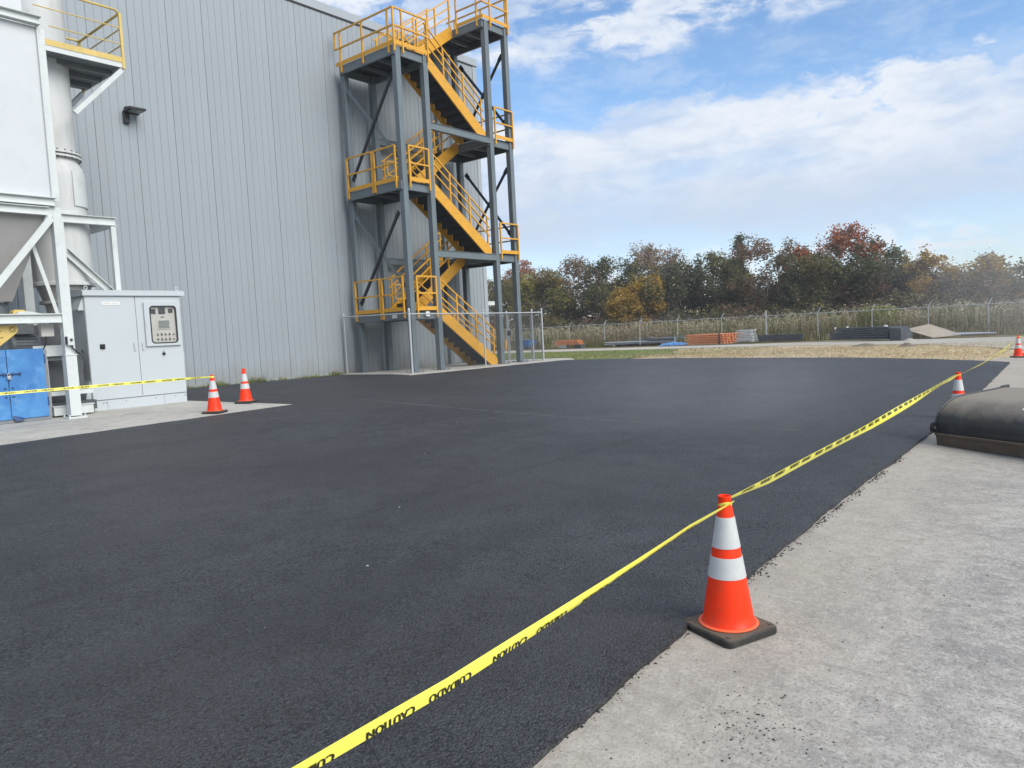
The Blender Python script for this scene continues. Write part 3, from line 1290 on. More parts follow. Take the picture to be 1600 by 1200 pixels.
FC, FR = (15.43, 16.6), (22.06, 16.6)
for p, zt, r in ((FC, 2.42, .037), ((18.80, 16.6), 2.36, .026), (FR, 2.36, .033), ((22.06, 17.06), 2.36, .033), ((22.06, 18.28), 2.36, .033), ((22.06, 19.78), 2.36, .028), ((15.43, 19.72), 2.42, .03)):
    fence_post(p, zt, r)
for a, za, b, zb in ((FC, 2.30, (18.8, 16.6), 2.27), ((18.8, 16.6), 2.27, FR, 2.26), (FR, 2.27, (22.06, 17.06), 2.27), ((22.06, 18.28), 2.27, (22.06, 19.78), 2.27), (FC, 2.32, (15.43, 19.72), 2.36), ((22.06, 17.06), 2.29, (22.06, 18.28), 2.29)):
    mb = MB()
    mb.tube((*a, za), (*b, zb), .022, 8)
    mb.build('top_rail', M['galv'], ef, True)
mb = MB()
chain_wires(mb, FC, FR, .52, 2.29, .50, 2.25, .085, .0022)
chain_wires(mb, FC, (15.43, 19.72), .53, 2.30, .56, 2.34, .085, .0022)
chain_wires(mb, FR, (22.06, 17.06), .50, 2.25, .50, 2.25, .085, .0022)
chain_wires(mb, (22.06, 18.28), (22.06, 19.78), .50, 2.25, .50, 2.25, .085, .0022)
mb.build('chain_link_mesh', M['wire'], ef, kind='stuff')
gate = bpy.data.objects.new('gate', None)
COL.objects.link(gate)
gate.parent = ef
ORIG[gate] = ORIG[ef]
mb = MB()
g0, g1 = (22.06, 17.14), (22.06, 18.20)
for z in (.57, 1.28, 2.20):
    mb.tube((*g0, z), (*g1, z), .019, 8)
for g in (g0, g1):
    mb.tube((*g, .56), (*g, 2.21), .019, 8)
mb.build('gate_frame', M['galv'], gate, True)
mb = MB()
chain_wires(mb, g0, g1, .58, 2.18, .58, 2.18, .085, .0022)
mb.build('chain_link_mesh', M['wire'], gate, kind='stuff')
mb = MB()
mb.cbox((22.03, 18.12, 1.46), (22.09, 18.26, 1.64), .01)
mb.build('latch', M['darkgrey'], gate)

# ------------------------------------------------------------------ dust collector bin on its frame
dc = thing('dust_collector', 'white sheet steel dust collector bin with grey hopper on a white leg frame', 'dust collector', (5.35, 14.83, .46))
FV = 14.75
mb = MB()
mb.box((1.6, FV + .09, 4.43), (5.30, 17.0, 7.41))
mb.build('bin_wall', M['whitepanel'], dc)
for za, zb, pr in ((7.42, 7.57, .0), (4.27, 4.42, .0), (4.10, 4.25, .02)):
    mb = MB()
    ue = 5.32 if za < 5 else 5.34
    if za < 4.2:
        ue = 5.18
    mb.box((1.6, FV + .02 + pr, za + .012), (ue, FV + .09 + pr, zb - .012))
    mb.box((1.6, FV - .05 + pr, zb - .012), (ue + .03, FV + .09 + pr, zb))
    mb.box((1.6, FV - .05 + pr, za), (ue, FV + .09 + pr, za + .012))
    mb.build('flange_beam', M['white'], dc)
mb = MB()
mb.box((5.295, FV + .03, 4.43), (5.312, FV + .16, 7.415))
mb.box((5.313, FV + .10, 4.38), (5.44, FV + .115, 7.415))
mb.build('corner_flange', M['white'], dc)
# taller housing behind the bin
mb = MB()
mb.box((1.6, 16.72, 6.6), (5.76, 17.3, 10.9))
mb.build('filter_housing', M['whitepanel'], dc)
# legs
for (ua, va) in ((5.265, FV), (1.7, FV), (5.36, 16.82)):
    mb = MB()
    mb.box((ua, va, 1.62), (ua + .165, va + .165, 4.10 if va < 15 else 4.3))
    if va < 15:
        mb.box((ua + .02, va + .02, 4.10), (ua + .145, va + .145, 4.26))
    mb.box((ua - .008, va - .008, .50), (ua + .175, va + .175, 1.60))
    mb.box((ua - .02, va - .02, 1.60), (ua + .185, va + .185, 1.622))
    leg = mb.build('leg', M['white'], dc)
    mb = MB()
    mb.box((ua - .07, va - .07, zg(ua, va)), (ua + .24, va + .24, zg(ua, va) + .03))
    for a in (-.045, .215):
        for b in (-.045, .215):
            mb.tube((ua + a, va + b, zg(ua, va) + .02), (ua + a, va + b, zg(ua, va) + .075), .014, 6)
    mb.build('foot_plate', M['white'], leg)
# hopper
mb = MB()
t = [(1.65, FV + .1, 4.10), (5.18, FV + .1, 4.10), (5.18, 17.0, 4.10), (1.65, 17.0, 4.10)]
b = [(3.95, 15.45, 2.62), (4.72, 15.45, 2.62), (4.72, 16.2, 2.62), (3.95, 16.2, 2.62)]
mb.add(t + b, [(0, 1, 5, 4), (1, 2, 6, 5), (2, 3, 7, 6), (3, 0, 4, 7), (0, 3, 2, 1), (4, 5, 6, 7)])
mb.build('hopper', M['hopper'], dc)
mb = MB()
mb.beam((5.24, FV + .03, 4.06), (3.70, FV + .03, 2.06), .07, .11)
mb.build('knee_brace', M['white'], dc)
mb = MB()
mb.beam((4.98, FV + .25, 3.62), (5.26, FV + .14, 2.30), .05, .06)
mb.build('knee_brace', M['white'], dc)
mb = MB()
mb.beam((4.90, 16.6, 4.05), (5.38, 16.85, 3.30), .06, .08)
mb.build('knee_brace', M['white'], dc)
mb = MB()
mb.box((5.15, FV + .03, 4.0), (5.30, FV + .045, 4.30))
mb.build('gusset_plate', M['white'], dc)
mb = MB()
mb.box((1.7, FV + .03, 2.20), (5.262, FV + .05, 2.36))
mb.box((1.7, FV - .02, 2.345), (5.262, FV + .10, 2.362))
mb.box((1.7, FV - .02, 2.198), (5.262, FV + .10, 2.212))
mb.build('flange_beam', M['white'], dc)
mb = MB()
mb.box((4.9, 15.22, 1.60), (5.40, 15.30, 1.80))
mb.build('flange_beam', M['white'], dc)
# rotary valve under the hopper
mb = MB()
mb.lathe((4.34, 15.82, 2.36), [(.43, .27), (.43, .24), (.36, .235), (.36, .03), (.44, .025), (.44, 0), (.2, 0)], 28)
for k in range(20):
    a = 2 * math.pi * k / 20
    mb.tube((4.34 + .40 * math.cos(a), 15.82 + .40 * math.sin(a), 2.57), (4.34 + .40 * math.cos(a), 15.82 + .40 * math.sin(a), 2.66), .012, 6)
mb.build('rotary_valve', M['midgrey'], dc, True)

# ------------------------------------------------------------------ cyclone tower behind
CYC = (6.14, 16.95)
cy = thing('cyclone_separator', 'round dusty white cyclone separator standing behind the dust collector bin', 'cyclone', (CYC[0], CYC[1], .47))
cz = .47
mb = MB()
mb.lathe((CYC[0], CYC[1], 0), [(.44, 5.72), (.44, 10.8)], 40)
mb.build('upper_shell', M['cyc'], cy, True)
mb = MB()
mb.lathe((CYC[0], CYC[1], 0), [(.44, 5.60), (.53, 5.60), (.53, 5.64), (.445, 5.645), (.445, 5.67), (.53, 5.675), (.53, 5.715), (.44, 5.72)], 40)
fl = mb.build('flange', M['cyc'], cy, True)
mb = MB()
for k in range(22):
    a = 2 * math.pi * k / 22
    p = (CYC[0] + .50 * math.cos(a), CYC[1] + .50 * math.sin(a))
    mb.tube((*p, 5.58), (*p, 5.745), .016, 6)
mb.build('bolt', M['darkgrey'], fl)
mb = MB()
mb.lathe((CYC[0], CYC[1], 0), [(.44, 5.60), (.47, 5.50), (.53, 5.42), (.545, 5.2), (.53, 4.52)], 40)
mb.build('middle_shell', M['cyc'], cy, True)
mb = MB()
mb.lathe((CYC[0], CYC[1], 0), [(.53, 4.52), (.555, 4.3), (.55, 3.25), (.54, 3.10)], 40)
mb.build('lower_shell', M['cyc'], cy, True)
mb = MB()
mb.lathe((CYC[0], CYC[1], 0), [(.40, 3.02), (.58, 3.02), (.58, 3.08), (.54, 3.10)], 40)
mb.build('bottom_ring', M['cyc'], cy, True)
mb = MB()
mb.lathe((CYC[0], CYC[1], 0), [(.50, 3.02), (.40, 2.72), (.47, 2.72), (.47, 2.66), (.38, 2.66), (.30, 2.2), (.22, 1.5), (.22, .5)], 32)
mb.build('neck', M['hopper'], cy, True)
mb = MB()
vs, fs = [], []
for k in range(11):
    a = R(-75 + 78 * k / 10)
    for r_, z in ((.556, 4.62), (.56, 4.7), (.562, 5.2), (.558, 5.33)):
        vs.append((CYC[0] + r_ * math.cos(a), CYC[1] + r_ * math.sin(a), z))
for k in range(10):
    for q in range(3):
        fs.append((k * 4 + q, (k + 1) * 4 + q, (k + 1) * 4 + q + 1, k * 4 + q + 1))
mb.add(vs, fs)
mb.build('wrap_plate', M['white'], cy, True)
# support frame
FV2 = 16.42


def ibeam(mb, a, b, w, h):
    mb.beam(a, b, .014, h - .02)
    for s in (1, -1):
        mb.beam(Vector(a) + Vector((0, 0, s * (h / 2 - .006))), Vector(b) + Vector((0, 0, s * (h / 2 - .006))), w, .012)


for v in (16.32, 17.62):
    mb = MB()
    ibeam(mb, (5.40, v, 4.33), (7.0, v, 4.33), .14, .17)
    mb.build('support_beam', M['white'], cy)
mb = MB()
ibeam(mb, (6.98, 16.33, 4.325), (6.98, 17.62, 4.325), .14, .16)
mb.build('support_beam', M['white'], cy)
for v in (16.32, 17.62):
    mb = MB()
    mb.box((6.885, v - .05, zg(7, 16.4)), (6.90, v + .06, 4.235))
    mb.box((6.901, v - .05, zg(7, 16.4)), (6.985, v - .035, 4.235))
    mb.box((6.901, v + .03, zg(7, 16.4)), (6.985, v + .045, 4.235))
    mb.build('support_leg', M['white'], cy)
mb = MB()
mb.beam((6.02, 16.33, 3.66), (6.90, 16.33, 2.78), .02, .14)
mb.beam((6.02, 16.28, 3.72), (6.90, 16.28, 2.84), .09, .012)
mb.build('knee_brace', M['white'], cy)

# ------------------------------------------------------------------ service walkway round the cyclone
ww = thing('service_walkway', 'small service platform with pale yellow railing bolted to the cyclone', 'walkway', (6.6, 16.95, 7.5))
mb = MB()
mb.box((5.83, 16.02, 7.535), (7.30, 18.10, 7.565))
mb.build('deck', M['midgrey'], ww)
for a, b in (((5.83, 16.0, 7.47), (7.33, 16.018, 7.566)), ((7.302, 16.02, 7.47), (7.32, 18.12, 7.566))):
    mb = MB()
    mb.box(a, b)
    mb.build('edge_channel', M['white'], ww)
for v in (16.55, 17.1, 17.65):
    mb = MB()
    mb.box((5.9, v - .03, 7.44), (7.29, v + .03, 7.532))
    mb.build('joist', M['midgrey'], ww)
mb = MB()
mb.box((5.83, 15.986, 7.57), (7.30, 15.998, 7.68))
mb.build('toe_board', M['dimyellow'], ww)
mb = MB()
mb.box((7.322, 16.0, 7.57), (7.334, 18.1, 7.68))
mb.build('toe_board', M['dimyellow'], ww)
rl = MB()
zt = 8.62
rl.path([(5.6, 16.0, zt), (7.20, 16.0, zt), (7.28, 16.02, zt - .02), (7.31, 16.06, zt - .05)], .024, 8)
rl.path([(7.31, 16.02, zt - .05), (7.31, 18.0, zt - .05), (7.28, 18.08, zt - .03), (7.2, 18.1, zt - .02), (6.4, 18.1, zt - .02)], .026, 8)
for h in (8.27, 7.94):
    rl.tube((5.95 if h < 8 else 5.7, 15.99, h), (7.31, 15.99, h), .011, 6)
    rl.tube((7.315, 16.0, h), (7.315, 18.08, h), .014, 6)
rail = rl.build('guard_rail', M['dimyellow'], ww, True)
for p in ((7.31, 16.0), (7.31, 18.06)):
    mb = MB()
    mb.beam((*p, 7.45), (*p, zt - .05), .05, .05, (1, 0, 0))
    mb.build('rail_post', M['dimyellow'], rail)
for v in (16.05, 18.05):
    mb = MB()
    mb.beam((7.29, v, 7.44), (6.30, v if v < 17 else 17.5, 6.38), .06, .09)
    mb.build('knee_brace', M['white'], ww)

# ------------------------------------------------------------------ control cabinet
cc = thing('control_cabinet', 'large pale grey electrical control cabinet with a windowed operator panel', 'control cabinet', (6.92, 15.92, .47))
V0, V1 = 15.60, 16.24
U0, U1 = 5.98, 7.88
mb = MB()
mb.cbox((U0, V0 + .022, .68), (U1, V1, 2.74), .008)
mb.build('body', M['cab'], cc)
mb = MB()
mb.cbox((U0 + .01, V0 + .005, .465), (U1 - .008, V1 - .01, .665), .006)
mb.box((U0 - .004, V0 + .03, .667), (U1 + .004, V1, .679))
pl = mb.build('plinth', M['cab'], cc)
mb = MB()
for uu in (6.17, 6.22, 6.60, 7.2, 7.62, 7.83):
    mb.tube((uu, V0 + .007, .62), (uu, V0 - .002, .62), .012, 8)
mb.box((6.24, V0 + .002, .47), (6.246, V0 + .0065, .66))
mb.box((7.38, V0 + .002, .47), (7.386, V0 + .0065, .66))
mb.build('plinth_bolt', M['midgrey'], pl)
mb = MB()
mb.prism([(V0 - .05, 2.742), (V0 - .05, 2.83), (V0 + .02, 2.855), (V1 + .03, 2.90), (V1 + .06, 2.742)], 'x', U0 - .04, U1 + .09)
mb.build('roof', M['cab'], cc)
for (a, b) in ((U0 + .004, 6.936), (6.946, U1 - .004)):
    mb = MB()
    mb.cbox((a, V0, .684), (b, V0 + .02, 2.735), .005)
    d = mb.build('door', M['cab'], cc)
    hx = 6.86 if a < 6.5 else 7.025
    mb = MB()
    mb.cbox((hx - .022, V0 - .012, 1.61), (hx + .022, V0 - .001, 1.80), .006)
    mb.cbox((hx - .012, V0 - .028, 1.635), (hx + .012, V0 - .013, 1.775), .005)
    mb.build('handle', M['cab'], d)
# operator panel behind a window
mb = MB()
wa, wb, za, zb = 7.09, 7.82, 1.70, 2.61


def rr(x0, x1, y0, y1, r, n=5):
    out = []
    for cx, cy, a0 in ((x1 - r, y1 - r, 0), (x0 + r, y1 - r, 90), (x0 + r, y0 + r, 180), (x1 - r, y0 + r, 270)):
        for k in range(n + 1):
            a = R(a0 + 90 * k / n)
            out.append((cx + r * math.cos(a), cy + r * math.sin(a)))
    return out


def ring(mb, outer, inner, y0, y1):
    n = len(outer)
    vs = [(p[0], y0, p[1]) for p in outer] + [(p[0], y0, p[1]) for p in inner] + [(p[0], y1, p[1]) for p in outer] + [(p[0], y1, p[1]) for p in inner]
    fs = []
    for k in range(n):
        j = (k + 1) % n
        fs += [(k, j, n + j, n + k), (k, 2 * n + k, 2 * n + j, j), (n + k, n + j, 3 * n + j, 3 * n + k), (2 * n + k, 3 * n + k, 3 * n + j, 2 * n + j)]
    mb.add(vs, fs)


ring(mb, rr(wa, wb, za, zb, .012), rr(7.20, 7.755, 1.755, 2.53, .07), V0 - .05, V0 - .001)
wf = mb.build('window_frame', M['cab'], cc)
mb = MB()
ring(mb, rr(7.195, 7.76, 1.75, 2.535, .072), rr(7.217, 7.738, 1.772, 2.513, .055), V0 - .058, V0 - .03)
mb.build('gasket', M['cabdark'], wf)
mb = MB()
mb.prism(rr(7.205, 7.75, 1.76, 2.525, .06), 'y', V0 - .012, V0 - .004)
cp = mb.build('control_board', M['inner'], cc)
vp = V0 - .013
for (x, z, w, h, d) in ((7.285, 2.42, .10, .10, 'meter'), (7.465, 2.43, .14, .13, 'meter'), (7.65, 2.43, .09, .09, 'meter'), (7.47, 2.30, .05, .02, 'meter')):
    mb = MB()
    mb.cbox((x - w / 2, vp - .014, z - h / 2), (x + w / 2, vp, z + h / 2), .004)
    o = mb.build('meter', M[d], cp)
mb = MB()
mb.cbox((7.35, vp - .010, 2.04), (7.63, vp, 2.245), .004)
o = mb.build('screen_bezel', M['inner'], cp)
mb = MB()
mb.box((7.375, vp - .013, 2.06), (7.605, vp - .0105, 2.225))
mb.build('screen', M['screen'], cp)
for r_, z in ((0, 1.93), (1, 1.83)):
    for k in range(5):
        mb = MB()
        x = 7.345 + k * .083
        mb.tube((x, vp, z), (x, vp - .022, z), .017 if k < 4 else .014, 10)
        o = mb.build('button', M['meter'], cp)
        if k < 4:
            mb = MB()
            mb.box((x - .014, vp - .003, z + .022), (x + .014, vp, z + .034))
            mb.build('button_tag', M['meter'], cp)
# clear pane
gm = bpy.data.materials.new('clear_pane')
gm.use_nodes = True
nt = gm.node_tree
b_ = nt.nodes['Principled BSDF']
b_.inputs['Base Color'].default_value = (.9, .95, .93, 1)
b_.inputs['Roughness'].default_value = .03
b_.inputs['Transmission Weight'].default_value = 1.0
b_.inputs['IOR'].default_value = 1.45
tr_ = nt.nodes.new('ShaderNodeBsdfTransparent')
tr_.inputs[0].default_value = (.96, .96, .96, 1)
mx_ = nt.nodes.new('ShaderNodeMixShader')
mx_.inputs[0].default_value = .85
nt.links.new(b_.outputs[0], mx_.inputs[1])
nt.links.new(tr_.outputs[0], mx_.inputs[2])
nt.links.new(mx_.outputs[0], nt.nodes['Material Output'].inputs[0])
mb = MB()
mb.prism(rr(7.214, 7.741, 1.769, 2.516, .056), 'y', V0 - .047, V0 - .043)
mb.build('pane', gm, wf)
mb = MB()
mb.cbox((7.105, V0 - .062, 2.10), (7.135, V0 - .051, 2.22), .004)
mb.build('window_catch', M['cab'], wf)
# label plate, switch and key knob
mb = MB()
mb.prism(rr(6.29, 6.645, 2.555, 2.625, .03), 'y', V0 - .006, V0 - .0005)
lb = mb.build('label_plate', M['sticker'], cc)
mb = MB()
random.seed(3)
x = 6.325
while x < 6.60:
    w = random.uniform(.006, .014)
    if abs(x - 6.46) > .012:
        mb.box((x, V0 - .0072, 2.588), (x + w, V0 - .0061, 2.598))
    x += w + .010
mb.build('label_print', M['greysteel'], lb)
mb = MB()
mb.cbox((6.19, V0 - .012, 1.685), (6.29, V0 - .001, 1.785), .005)
mb.tube((6.24, V0 - .012, 1.735), (6.24, V0 - .045, 1.735), .03, 14)
mb.box((6.232, V0 - .065, 1.70), (6.248, V0 - .045, 1.77))
mb.build('rotary_switch', M['black'], cc)
mb = MB()
mb.tube((7.445, V0 - .001, 1.53), (7.445, V0 - .02, 1.53), .033, 14)
mb.tube((7.445, V0 - .02, 1.53), (7.445, V0 - .045, 1.53), .02, 12)
mb.build('push_knob', M['black'], cc)
mb = MB()
mb.box((7.425, V0 - .004, 1.578), (7.465, V0 - .0005, 1.59))
mb.build('knob_tag', M['meter'], cc)
for uu in (6.05, 7.86):
    mb = MB()
    pts = [(uu + .03 * math.cos(a), V0 + .06, 2.90 + .035 * math.sin(a)) for a in [2 * math.pi * k / 12 for k in range(13)]]
    mb.path(pts, .009, 6)
    mb.tube((uu, V0 + .06, 2.84), (uu, V0 + .06, 2.87), .018, 8)
    mb.build('lifting_eye', M['cab'], cc, True)
for (za, zb) in ((2.46, 2.73), (.72, 1.08)):
    mb = MB()
    mb.prism([(U0 - .001, zb), (U0 - .10, za + .03), (U0 - .10, za), (U0 - .001, za)], 'y', V0 + .06, V0 + .42)
    mb.build('vent_hood', M['cab'], cc)
mb = MB()
for z in (2.5, 1.35):
    mb.cbox((U1 - .001, V0 + .05, z), (U1 + .03, V0 + .12, z + .2), .006)
mb.build('side_bracket', M['cab'], cc)

# ------------------------------------------------------------------ blue cabinet, machinery below the hopper
bc = thing('blue_cabinet', 'scuffed bright blue steel cupboard with padlocked double doors', 'cupboard', (4.2, 15.3, .48))
BV = 15.0
mb = MB()
mb.box((3.0, BV + .03, .50), (5.03, BV + .62, 1.73))
mb.build('carcass', M['midgrey'], bc)
mb = MB()
mb.box((2.99, BV + .012, .47), (5.04, BV + .03, .525))
mb.box((4.99, BV + .008, .525), (5.04, BV + .03, 1.73))
mb.build('frame', M['greysteel'], bc)
for a, b in ((3.02, 4.395), (4.405, 4.985)):
    mb = MB()
    mb.cbox((a, BV - .012, .53), (b, BV + .006, 1.755), .006)
    d = mb.build('door', M['blue'], bc)
    if a > 4:
        for z in (1.57, .80):
            mb = MB()
            mb.tube((b + .008, BV - .006, z - .08), (b + .008, BV - .006, z + .08), .013, 8)
            mb.build('hinge', M['bluedark'], d)
        mb = MB()
        mb.add([(4.42, BV - .013, .60), (4.60, BV - .013, .54), (4.56, BV - .06, .505), (4.44, BV - .05, .50), (4.42, BV - .013, .53)], [(0, 1, 2, 3), (0, 3, 4)])
        mb.build('bent_corner', M['bluedark'], d)
mb = MB()
mb.tube((4.20, BV - .03, 1.325), (4.60, BV - .03, 1.325), .013, 8)
for uu in (4.22, 4.34, 4.47, 4.58):
    mb.cbox((uu - .014, BV - .045, 1.30), (uu + .014, BV - .012, 1.35), .004)
mb.build('latch_bar', M['bluedark'], bc)
mb = MB()
mb.path([(4.40 + .022 * math.cos(a), BV - .06, 1.30 + .04 * math.sin(a)) for a in [math.pi * k / 8 for k in range(9)]], .006, 6)
mb.cbox((4.372, BV - .075, 1.235), (4.43, BV - .045, 1.30), .006)
mb.build('padlock', M['padlock'], bc)
mb = MB()
for (x, z) in ((4.34, 1.08), (4.34, .93), (4.455, 1.08), (4.455, .93)):
    mb.cbox((x - .02, BV - .03, z - .012), (x + .02, BV - .012, z + .012), .004)
mb.build('hasp', M['bluedark'], bc)

bg = thing('belt_guard', 'yellow slotted belt guard on the drive below the white beam', 'belt guard', (4.3, 15.0, 2.0))
mb = MB()
c1, r1, c2, r2 = (4.51, 2.10), .085, (4.02, 1.90), .24
poly = []
ang = math.atan2(c1[1] - c2[1], c1[0] - c2[0])
off = math.acos((r2 - r1) / math.hypot(c1[0] - c2[0], c1[1] - c2[1]))
for k in range(13):
    a = ang - off + 2 * off * k / 12
    poly.append((c1[0] + r1 * math.cos(a), c1[1] + r1 * math.sin(a)))
for k in range(21):
    a = ang + off + (2 * math.pi - 2 * off) * k / 20
    poly.append((c2[0] + r2 * math.cos(a), c2[1] + r2 * math.sin(a)))
mb.prism(poly, 'y', 14.90, 15.02)
o = mb.build('cover', M['dimyellow'], bg)
mb = MB()
for c, r0, r1_, n in ((c1, .025, .06, 8), (c2, .06, .13, 8)):
    for k in range(n):
        a = 2 * math.pi * k / n + .2
        mb.beam((c[0] + r0 * math.cos(a), 14.898, c[1] + r0 * math.sin(a)), (c[0] + r1_ * math.cos(a), 14.898, c[1] + r1_ * math.sin(a)), .008, .016, (0, 1, 0))
mb.build('vent_slot', M['black'], bg)
mb = MB()
for t in (.3, .6):
    x, z = c2[0] + (c1[0] - c2[0]) * t, c2[1] + (c1[1] - c2[1]) * t
    mb.beam((x - .05, 14.898, z + .03), (x + .03, 14.898, z + .06), .008, .016, (0, 1, 0))
    mb.beam((x - .03, 14.898, z - .06), (x + .05, 14.898, z - .05), .008, .016, (0, 1, 0))
mb.build('vent_slot', M['black'], bg)

mo = thing('electric_motor', 'grey electric motor with terminal box behind the yellow belt guard', 'motor', (4.9, 15.4, 1.82))
mb = MB()
mb.lathe((0, 0, 0), [(.01, 0), (.13, 0), (.14, .04), (.14, .42), (.12, .46), (.01, .46)], 20)
m_ = MB()
for (x, y, z) in mb.v:
    m_.v.append((4.62 + z, 15.45 + x, 1.86 + y))
m_.f, m_.m = mb.f, mb.m
m_.build('motor_body', M['midgrey'], mo, True)
mb = MB()
mb.cbox((4.66, 15.2, 2.02), (4.95, 15.42, 2.2), .01)
mb.build('terminal_box', M['midgrey'], mo)
mb = MB()
for k in range(9):
    a = 2 * math.pi * k / 18 - .2
    mb.beam((4.68, 15.45 - .155 * math.cos(a), 1.86 + .155 * math.sin(a)), (5.02, 15.45 - .155 * math.cos(a), 1.86 + .155 * math.sin(a)), .008, .03, (0, -math.cos(a), math.sin(a)))
mb.build('cooling_fin', M['midgrey'], mo)
fh = thing('blower_fan', 'dark grey round blower housing between the hopper legs', 'blower', (5.15, 15.9, 1.9))
mb = MB()
mb.tube((5.30, 15.75, 1.85), (5.30, 16.05, 1.85), .36, 28)
mb.tube((5.30, 15.70, 1.85), (5.30, 15.75, 1.85), .16, 20)
mb.build('scroll', M['darkgrey'], fh, True)
mb = MB()
mb.box((4.75, 15.72, 1.35), (5.9, 16.1, 1.50))
mb.build('base', M['midgrey'], fh)
jb = thing('terminal_cupboard', 'small cream terminal box hung under the white beam beside the leg', 'terminal box', (5.1, 15.0, 2.08))
mb = MB()
mb.cbox((4.98, 14.98, 1.96), (5.19, 15.12, 2.19), .008)
mb.build('box', M['inner'], jb)
mb = MB()
mb.path([(5.07, 15.05, 1.96), (5.07, 15.06, 1.85), (5.02, 15.1, 1.72), (4.9, 15.2, 1.7)], .012, 6)
mb.build('cable', M['black'], jb)
yb = thing('drive_cover', 'small yellow drive cover standing on the white beam under the hopper', 'cover', (4.75, 15.2, 2.4))
mb = MB()
mb.prism([(4.60, 2.365), (4.61, 2.43), (4.64, 2.455), (4.78, 2.45), (4.81, 2.42), (4.82, 2.365)], 'y', 15.1, 15.3)
mb.build('cover', M['dimyellow'], yb)
mb = MB()
mb.prism([(4.62, 2.365), (4.66, 2.41), (4.80, 2.42), (5.02, 2.375), (5.05, 2.365)], 'y', 14.98, 15.09)
mb.build('side_plate', M['white'], yb)
ss = thing('safety_switch', 'white stop switch with black button fixed to the white leg', 'switch', (5.35, 14.7, 1.85))
mb = MB()
mb.cbox((5.29, 14.67, 1.78), (5.40, 14.745, 1.95), .01)
mb.build('box', M['white'], ss)
mb = MB()
mb.tube((5.345, 14.67, 1.88), (5.345, 14.645, 1.88), .022, 12)
mb.box((5.272, 14.68, 1.80), (5.289, 14.74, 1.94))
mb.build('button', M['black'], ss)
mb = MB()
mb.path([(5.36, 14.71, 1.78), (5.37, 14.70, 1.73), (5.42, 14.70, 1.67), (5.50, 14.75, 1.62), (5.62, 14.95, 1.60), (5.8, 15.4, 1.62), (5.97, 15.9, 1.68)], .014, 7)
mb.build('cable', M['black'], ss, True)
sk = thing('equipment_skid', 'grey steel equipment skid standing between the blue cupboard and the white leg', 'skid', (5.3, 15.6, .47))
for (a, b, m) in (((5.06, 15.28, .50), (5.14, 15.36, 1.62), 'white'), ((5.10, 15.36, .55), (5.95, 15.9, .72), 'darkgrey'), ((5.2, 15.6, .72), (5.85, 16.1, 1.58), 'darkgrey'), ((5.16, 15.32, .86), (5.9, 15.40, .94), 'white'), ((5.16, 15.32, 1.52), (5.62, 15.42, 1.60), 'midgrey')):
    mb = MB()
    mb.box(a, b)
    mb.build('frame_member', M[m], sk)
mb = MB()
mb.box((5.12, 15.14, .50), (5.80, 15.26, .66))
mb.box((5.10, 15.12, .66), (5.82, 15.28, .675))
mb.build('sill_beam', M['white'], sk)

# ------------------------------------------------------------------ traffic cones


def make_cone(name, label, loc, rot, group='orange traffic cones'):
    t = thing(name, label, 'traffic cone', loc, group)
    x0, y0, z0 = loc
    mb = MB()
    h = .178
    prof = rr(-h, h, -h, h, .035, 4)
    n = len(prof)
    rings = [(1.0, 0.0), (1.0, .022), (.985, .032), (.94, .040), (.62, .042)]
    vs, fs = [], []
    for s, z in rings:
        vs += [(x0 + p[0] * s, y0 + p[1] * s, z0 + z) for p in prof]
    for i in range(len(rings) - 1):
        for k in range(n):
            fs.append((i * n + k, i * n + (k + 1) % n, (i + 1) * n + (k + 1) % n, (i + 1) * n + k))
    fs.append(tuple(range(n - 1, -1, -1)))
    fs.append(tuple(range((len(rings) - 1) * n, len(rings) * n)))
    mb.add(vs, fs)
    b = mb.build('base', M['rubber'], t, True)
    mb = MB()
    for a in (45, 135, 225, 315):
        px, py = x0 + .205 * math.cos(R(a)), y0 + .205 * math.sin(R(a))
        mb.lathe((px, py, z0), [(.014, .041), (.012, .0445), (.002, .045)], 8)
    mb.build('moulded_stud', M['rubber'], b, True)

    def rad(z):
        return .133 - (.133 - .030) * (z - .05) / (.695 - .05)
    mb = MB()
    mb.lathe((x0, y0, z0), [(.150, .0425), (.153, .047), (.148, .052), (.138, .054)], 40)
    mb.build('flange', M['orangelip'], t, True)
    mb = MB()
    prof = [(.137, .054)] + [(rad(.06 + .6 * k / 12), .06 + .6 * k / 12) for k in range(13)] + [(.0325, .662), (.036, .668), (.0335, .674), (.0315, .690), (.0335, .697), (.034, .708), (.031, .711), (.026, .708), (.024, .66), (.001, .655)]
    mb.lathe((x0, y0, z0), prof, 48)
    mb.build('cone', M['orange'], t, True)
    for a, b_ in ((.447, .602), (.293, .398)):
        mb = MB()
        mb.lathe((x0, y0, z0), [(rad(a) + .0005, a - .001), (rad(a) + .0028, a), (rad(b_) + .0028, b_), (rad(b_) + .0005, b_ + .001)], 48)
        mb.build('reflective_collar', M['reflect'], t, True)
    t.rotation_euler = (0, 0, rot)
    return t


N1 = (3.585, 1.575, zg(3.585, 1.575) - .0185)
cone = make_cone('traffic_cone', 'nearest orange traffic cone with two white collars on the edge of the asphalt', N1, R(68.7))


def put_cone(label, loc, rot):
    c = copy_tree(cone)
    c.location = loc
    c.rotation_euler = (0, 0, rot)
    c['label'] = label
    ORIG[c] = loc
    return c


